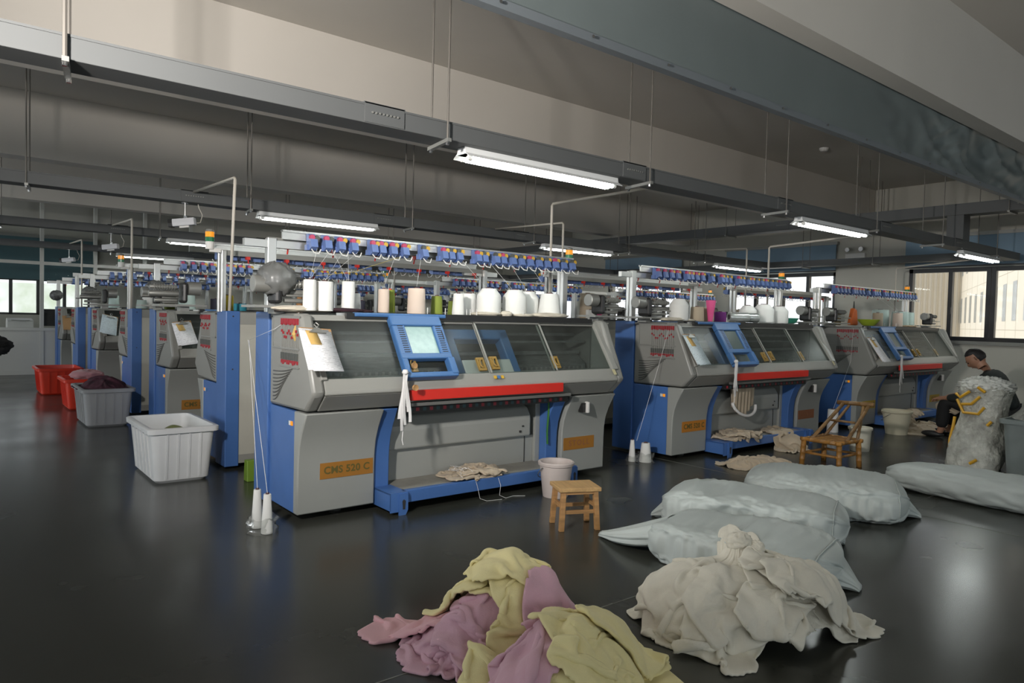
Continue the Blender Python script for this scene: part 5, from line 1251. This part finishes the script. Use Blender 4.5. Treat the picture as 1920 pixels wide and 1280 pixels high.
for pts in (((-.15, .06, .66), (-.16, .13, .60), (-.14, .17, .63)), ((-.15, -.02, .62), (-.165, .04, .55), (-.15, .12, .54)), ((-.14, .16, .58), (-.16, .1, .47), (-.175, -.02, .47), (-.16, -.06, .53)),
            ((-.155, -.06, .66), (-.15, -.0, .70)), ((-.12, .18, .42), (-.14, .185, .32), (-.18, .19, .22), (-.24, .17, .14)), ((-.35, -.08, .10), (-.36, -.03, .06)), ((-.20, -.13, .42), (-.21, -.10, .38))):
    mb = MB(); mb.tube(pts, .013, 6); mb.build('printed_mark', tp, bale)
tag(bale, 'tall bale wrapped in clear plastic with orange printed marks', 'bale')
bag = MB(); v = []; f = []; nl, nc = 30, 40
for i in range(nl + 1):
    t = i / nl; w = (1 - t) ** .7
    for j in range(nc):
        a = 2 * PI * j / nc; c, s = math.cos(a), math.sin(a); q = 1 + .14 * noise.noise(Vector((c * 2, s * 2, t * 3 + 9))) - .08 * abs(noise.noise(Vector((c * 4 + t * 3, s * 4, 3))))
        v.append(((.30 * w + .02) * c * q + .08 * t, (.40 * w + .03) * s * q - .04 * t, .44 + .42 * t))
for i in range(nl):
    for j in range(nc): f.append((i * nc + j, i * nc + (j + 1) % nc, (i + 1) * nc + (j + 1) % nc, (i + 1) * nc + j))
o = bag.add(v, f).build('plastic_bag', glass_mat('milky_film', (.75, .78, .76), .3, .2, .38), None, (7.12, 1.61, 0.03), smooth=True)
tag(o, 'translucent plastic bag rising out of the tall bin at the right edge', 'plastic bag')
# fabric hoop hanging under the second machine
hp = empty('fabric_hoop', (5.95, 3.86, .44)); pts = [(.19 * math.cos(a), .03 * math.sin(a), .11 * math.sin(a) - .02 * math.cos(a)) for a in [PI + PI * k / 20 for k in range(21)]]
MB().tube(pts, .014, 8).build('white_cord', tapem, hp, smooth=True)
v = []; f = []
for i in range(25):
    t = i / 24
    for j in range(9):
        u = j / 8; x = -.17 + .33 * t; zb = -.10 * math.sin(PI * t) - .01; v.append((x, .03 * math.sin(t * 38) * (1 - u * .3) + .02, .16 * (1 - u) + zb * u))
for i in range(24):
    for j in range(8): f.append((i * 9 + j, i * 9 + j + 1, (i + 1) * 9 + j + 1, (i + 1) * 9 + j))
o = MB().add(v, f).build('hanging_knit', beigek, hp, smooth=True); sd = o.modifiers.new('s', 'SOLIDIFY'); sd.thickness = .006
tag(hp, 'beige knit with a white cord loop hanging below the second front machine', 'fabric')
gt = MB().tube([(0, 0, .52), (.004, 0, .40), (-.006, 0, .25), (.0, 0, .16)], .008, 5).build('green_strap', mat('green_strap_cloth', (.03, .16, .03), .7), None, (3.475, 3.88, .12)); tag(gt, 'green strap hanging beside the right leg of the first machine', 'strap')

for k, (x, pts) in enumerate(((2.72, ((0, 0, .15), (.0, -.03, .10), (.01, -.05, .02), (.05, -.07, .004), (.16, -.09, .003))), (2.90, ((0, 0, .16), (.01, -.035, .08), (-.01, -.05, .02), (.02, -.08, .004), (.10, -.06, .003), (.17, -.10, .003))))):
    strand([(x + a, 3.74 + b, c) for a, b, c in pts], 'loose white thread trailing from the shelf knit to the floor, %s one' % ('left' if k == 0 else 'right'), ylm, .0014)
rnd = random.Random(11); 
for k in range(14):
    an = rnd.random() * 6; p = Vector((2.62 + rnd.random() * .06, 3.80 + rnd.random() * .05, .16 + rnd.random() * .05)); pts = [p]
    for q in range(6): an += rnd.random() * 2 - 1; pts.append(pts[-1] + Vector((math.cos(an) * .016 - .004, math.sin(an) * .016 - .004, rnd.random() * .016 - .008)))
    strand(pts, 'white frayed thread end at the left of the first shelf knit', tapem, .0014)

tb = empty('side_table', (-.15, 8.0, 0)); MB().box(-.5, .5, -.4, .4, .68, .71).build('table_top', M['grey_l'], tb)
for a in (-.45, .45):
    for b in (-.35, .35): MB().box(a - .02, a + .02, b - .02, b + .02, 0, .68).build('table_leg', M['steel'], tb)
tag(tb, 'plain grey side table cut off by the left edge of the picture', 'table')
o = blob(MB(), (0, 0, 0), (.27, .22, .11), 44, .6, 3.4, 30).build('fabric_bundle', mat('black_cloth', (.012, .012, .013), .9), None, (.17, 8.0, .83), smooth=True); tag(o, 'black crumpled cloth bundle poking in at the left edge of the picture', 'cloth')
# ------------------------------------------------------------------ seated man, turned towards the machine
skin = mat('skin', (.42, .22, .14), .5, noise_amt=.08); hair = mat('black_hair', (.012, .010, .010), .6, bump=(90, .5, .004)); sweater = mat('dark_green_sweater', (.018, .024, .022), .85, bump=(120, .3, .003)); trou = mat('black_trousers', (.010, .010, .011), .8)
MX, MY = 8.72, 2.52
def skinned(name, verts, edges, radii, m, parent, sub=2, root=0):
    me = bpy.data.meshes.new(name); me.from_pydata(verts, edges, []); me.materials.append(m)
    o = bpy.data.objects.new(name, me); COL.objects.link(o); o.parent = parent
    sk = o.modifiers.new('Skin', 'SKIN'); sk.use_smooth_shade = True; sk.branch_smoothing = .3
    for i, d in enumerate(me.skin_vertices[0].data):
        rr = radii[i]; d.radius = rr if isinstance(rr, tuple) else (rr, rr); d.use_root = (i == root)
    s = o.modifiers.new('Sub', 'SUBSURF'); s.levels = sub; s.render_levels = sub
    return o
man = empty('person', (MX, MY, 0))
V = []; E = []; Rr = []
def av(p, r, link=None):
    V.append(p); Rr.append(r); i = len(V) - 1
    if link is not None: E.append((link, i))
    return i
pel = av((0, .0, .32), (.15, .12)); w1 = av((0, .03, .44), (.135, .105), pel); ch = av((0, .09, .58), (.155, .115), w1); up_ = av((0, .155, .70), (.13, .09), ch)
nk = av((0, .205, .765), .052, up_); nk2 = av((-.005, .245, .81), .050, nk); hd0 = av((-.01, .285, .845), (.060, .066), nk2); hd1 = av((-.012, .315, .885), (.066, .078), hd0)
def arm(sx, elbow, wrist, palm):
    sh = av((sx * .155, .16, .695), .062, up_); s2 = av((sx * .185, .18, .65), .056, sh); el = av(elbow, .042, s2); wr_ = av(wrist, .027, el)
    pl = av(palm, (.036, .018), wr_); d = (Vector(palm) - Vector(wrist)).normalized(); side = d.cross(Vector((0, 0, 1))).normalized(); dn = Vector((0, 0, -1))
    for k in range(4):
        o = side * (k - 1.5) * .018; L = (.030, .034, .031, .024)[k]; p0 = Vector(palm) + d * .028 + o
        a = av(tuple(p0), .010, pl); b = av(tuple(p0 + d * L + dn * .010), .009, a); c = av(tuple(p0 + d * L * 1.4 + dn * .036), .008, b)
    t0 = Vector(palm) - side * .028 * 1 + d * .0; a = av(tuple(t0), .011, pl); av(tuple(t0 + d * .030 - side * .010 + dn * .012), .009, a)
arm(-1, (-.25, .36, .47), (-.20, .53, .445), (-.17, .60, .435)); arm(1, (.235, .34, .50), (.11, .50, .47), (.065, .55, .465))
def leg(sx):
    h = av((sx * .10, .06, .30), .090, pel); k = av((sx * .16, .50, .42), .062, h); k2 = av((sx * .16, .54, .38), .058, k); c = av((sx * .15, .56, .24), .052, k2); a = av((sx * .14, .58, .09), .036, c); f1 = av((sx * .14, .60, .045), .036, a); av((sx * .15, .74, .032), .030, f1)
leg(-1); leg(1)
body = skinned('body', V, E, Rr, skin, man)
# clothes
V2 = [(0, .0, .34), (0, .03, .44), (0, .09, .58), (0, .155, .70), (-.002, .19, .745), (-.155, .16, .695), (-.188, .18, .65), (-.252, .36, .47), (-.207, .51, .450), (.155, .16, .695), (.188, .18, .65), (.237, .34, .50), (.13, .47, .475)]
E2 = [(0, 1), (1, 2), (2, 3), (3, 4), (3, 5), (5, 6), (6, 7), (7, 8), (3, 9), (9, 10), (10, 11), (11, 12)]
R2 = [(.175, .145), (.165, .13), (.178, .138), (.15, .115), .075, .078, .073, .058, .040, .078, .073, .058, .040]
skinned('sweater', V2, E2, R2, sweater, man)
V3 = [(0, .0, .30), (-.10, .06, .30), (-.16, .50, .42), (-.16, .545, .38), (-.15, .565, .22), (-.14, .58, .10), (.10, .06, .30), (.16, .50, .42), (.16, .545, .38), (.15, .565, .22), (.14, .58, .10)]
E3 = [(0, 1), (1, 2), (2, 3), (3, 4), (4, 5), (0, 6), (6, 7), (7, 8), (8, 9), (9, 10)]
skinned('trousers', V3, E3, [(.16, .13), .105, .080, .078, .070, .062, .105, .080, .078, .070, .062], trou, man)
for sx in (-1, 1):
    b = MB(); blob(b, (sx * .148, .66, .035), (.045, .115, .035), 3, .06, 1.5, 14).build('shoe', mat('dark_shoe', (.015, .015, .016), .4), man, smooth=True)
# head: face looks down and away to the left
hd = empty('head'); hd.parent = man; hd.location = (-.012, .315, .885); hd.rotation_euler = (-.75, 0, .22)
def head_mesh():
    vs = []; fs = []; n = 32
    for i in range(n + 1):
        th = PI * i / n
        for j in range(2 * n):
            ph = PI * j / n; x = math.sin(th) * math.cos(ph); y = math.sin(th) * math.sin(ph); z = math.cos(th)
            r = Vector((x * .074, y * .092, z * .108))
            if z < -.1: r.x *= 1 - .30 * min(1, (-z - .1)); r.y = r.y * (1 - .12 * (-z)) + .012 * (-z)
            f_ = max(0, y)
            r.y += .020 * math.exp(-((x / .20) ** 2 + ((z + .18) / .22) ** 2)) * (f_ > .3)      # nose
            r.y -= .010 * math.exp(-(((abs(x) - .38) / .18) ** 2 + ((z - .06) / .13) ** 2)) * (f_ > .2)   # eye sockets
            r.y += .006 * math.exp(-((x / .3) ** 2 + ((z + .55) / .10) ** 2)) * (f_ > .2)       # lips
            r.y += .006 * math.exp(-((x / .55) ** 2 + ((z - .25) / .10) ** 2)) * (f_ > .2)      # brow
            vs.append(tuple(r))
    for i in range(n):
        for j in range(2 * n): fs.append((i * 2 * n + j, i * 2 * n + (j + 1) % (2 * n), (i + 1) * 2 * n + (j + 1) % (2 * n), (i + 1) * 2 * n + j))
    return vs, fs
vs, fs = head_mesh(); MB().add(vs, fs).build('face', skin, hd, smooth=True)
hv = []; 
for (x, y, z) in vs:
    up = z / .108; y0 = y / .092; e_ = max(min((up - .50 - .25 * max(0, y0)) / .12, 1), min((-.22 - y0) / .15, (up + .45) / .15, 1)); k = .93 + .17 * max(0, min(1, e_ + .5))
    q = 1 + .03 * noise.noise(Vector((x * 60, y * 60, z * 60))); hv.append((x * k * q, y * k * q - (.004 if k > 1 else 0), z * k * q))
MB().add(hv, fs).build('hair', hair, hd, smooth=True)
for s_ in (-1, 1):
    MB().tube([(s_ * .074, -.004, -.018), (s_ * .084, -.012, .0), (s_ * .082, -.010, .018), (s_ * .074, .0, .016), (s_ * .074, .0, -.012)], .006, 6).build('ear', skin, hd, smooth=True)
    MB().lathe([(.0, -.006), (.006, -.004), (.006, .004), (0, .006)], (s_ * .028, .083, .006), 8, 'y').build('eye', M['black'], hd)
    MB().box(s_ * .028 - .014, s_ * .028 + .014, .086, .094, .024, .030).build('eyebrow', hair, hd)
MB().box(-.020, .020, .086, .094, -.061, -.057).build('mouth', mat('lip', (.30, .10, .08), .5), hd)
tag(man, 'person in dark sweater and black trousers sitting bent forward holding beige knit', 'person')
stl = empty('low_stool', (MX, MY, 0)); MB().box(-.15, .15, -.13, .13, .17, .195).build('seat', mat('grey_stool', (.20, .20, .20), .5), stl, bevel=.006)
for a in (-1, 1):
    for b in (-1, 1): MB().box(a * .12 - .02, a * .12 + .02, b * .10 - .02, b * .10 + .02, 0, .17).build('leg', MATS['grey_stool'], stl)
tag(stl, 'low grey stool under the seated person', 'stool')
hk = HF(MX - .5, MX + .4, MY + .2, MY + .9); hk.mound(MX - .02, MY + .52, .20, .12, .46)
P, rest = crumple(.40, .34, .016, MX - .08, MY + .56, .50, .3, .8, .8, 91, 2); X = drape(P, hk, steps=35, iters=5, rest=rest, fric=.5)
sheet_obj(X, 'knitted_fabric', beigek, 'beige knit piece held in the seated person\'s hands', 'fabric', thick=.006)
# ------------------------------------------------------------------ camera, lights, world
cam = bpy.data.cameras.new('camera'); co_ = bpy.data.objects.new('camera', cam); COL.objects.link(co_)
yaw, pit, rol = 0.6766911569640379, -0.03311513570828907, 0.024974340120460143
fwd = Vector((math.sin(yaw) * math.cos(pit), math.cos(yaw) * math.cos(pit), math.sin(pit)))
right = Vector((math.cos(yaw), -math.sin(yaw), 0)); up = right.cross(fwd)
r2 = right * math.cos(rol) + up * math.sin(rol); u2 = up * math.cos(rol) - right * math.sin(rol)
mw = Matrix((( r2.x, u2.x, -fwd.x, 0), (r2.y, u2.y, -fwd.y, 0), (r2.z, u2.z, -fwd.z, 1.2), (0, 0, 0, 1)))
co_.matrix_world = mw
cam.sensor_width = 36; cam.lens = 1331.217 / 1920 * 36; cam.clip_end = 300
SC.camera = co_
def light(name, kind, loc, energy, col=(1, 1, 1), **k):
    l = bpy.data.lights.new(name, kind); l.energy = energy; l.color = col
    for a, b in k.items():
        if a not in ('rot', 'aim'): setattr(l, a, b)
    o = bpy.data.objects.new(name, l); COL.objects.link(o); o.location = loc
    if 'aim' in k: o.rotation_euler = Vector(k['aim']).to_track_quat('-Z', 'Y').to_euler()
    return o
light('strobe_light', 'SPOT', (-.50, 1.55, 2.0), 510, (1.0, .95, .90), spot_size=math.radians(125), spot_blend=1.0, shadow_soft_size=.09, aim=(.80, .62, .24))
light('sun', 'SUN', (0, 0, 20), 1.5, (1, .93, .82), angle=.01, aim=(.50, -.62, -.62))
# ambient fill lights added at the unseen, made-up near and left windows
for i, (a, b) in enumerate(NWX):
    light('daylight_fill', 'AREA', ((a + b) / 2, YN + .02, 1.66), 17, (.86, .95, 1.0), shape='RECTANGLE', size=b - a, size_y=1.2, aim=(0, 1, 0))
for i, (a, b) in enumerate(LWY):
    light('daylight_fill', 'AREA', (XL + .02, (a + b) / 2, 1.66), (8, 12, 40, 60, 70, 50)[i], (.90, .96, 1.0), shape='RECTANGLE', size=1.2, size_y=b - a, aim=(1, 0, 0))
for i, (a, b) in enumerate(WY[3:6]):
    light('daylight_fill', 'AREA', (XR - .01, (a + b) / 2, 1.56), 6, (.97, .97, .95), shape='RECTANGLE', size=1.0, size_y=b - a, aim=(-1, 0, 0))
w = bpy.data.worlds.new('world'); SC.world = w; w.use_nodes = True
bg = w.node_tree.nodes['Background']; bg.inputs['Color'].default_value = (.93, .96, 1.0, 1); bg.inputs['Strength'].default_value = 1.2
SC.view_settings.view_transform = 'Standard'; SC.view_settings.look = 'None'; SC.view_settings.exposure = .50; SC.view_settings.gamma = 1
SC.view_settings.use_curve_mapping = False
cy = SC.cycles
cy.use_denoising = True
try: cy.denoiser = 'OPENIMAGEDENOISE'
except Exception: pass
cy.max_bounces = 8; cy.diffuse_bounces = 5; cy.glossy_bounces = 3; cy.transparent_max_bounces = 10; cy.transmission_bounces = 3
cy.sample_clamp_indirect = 4; cy.caustics_reflective = False; cy.caustics_refractive = False
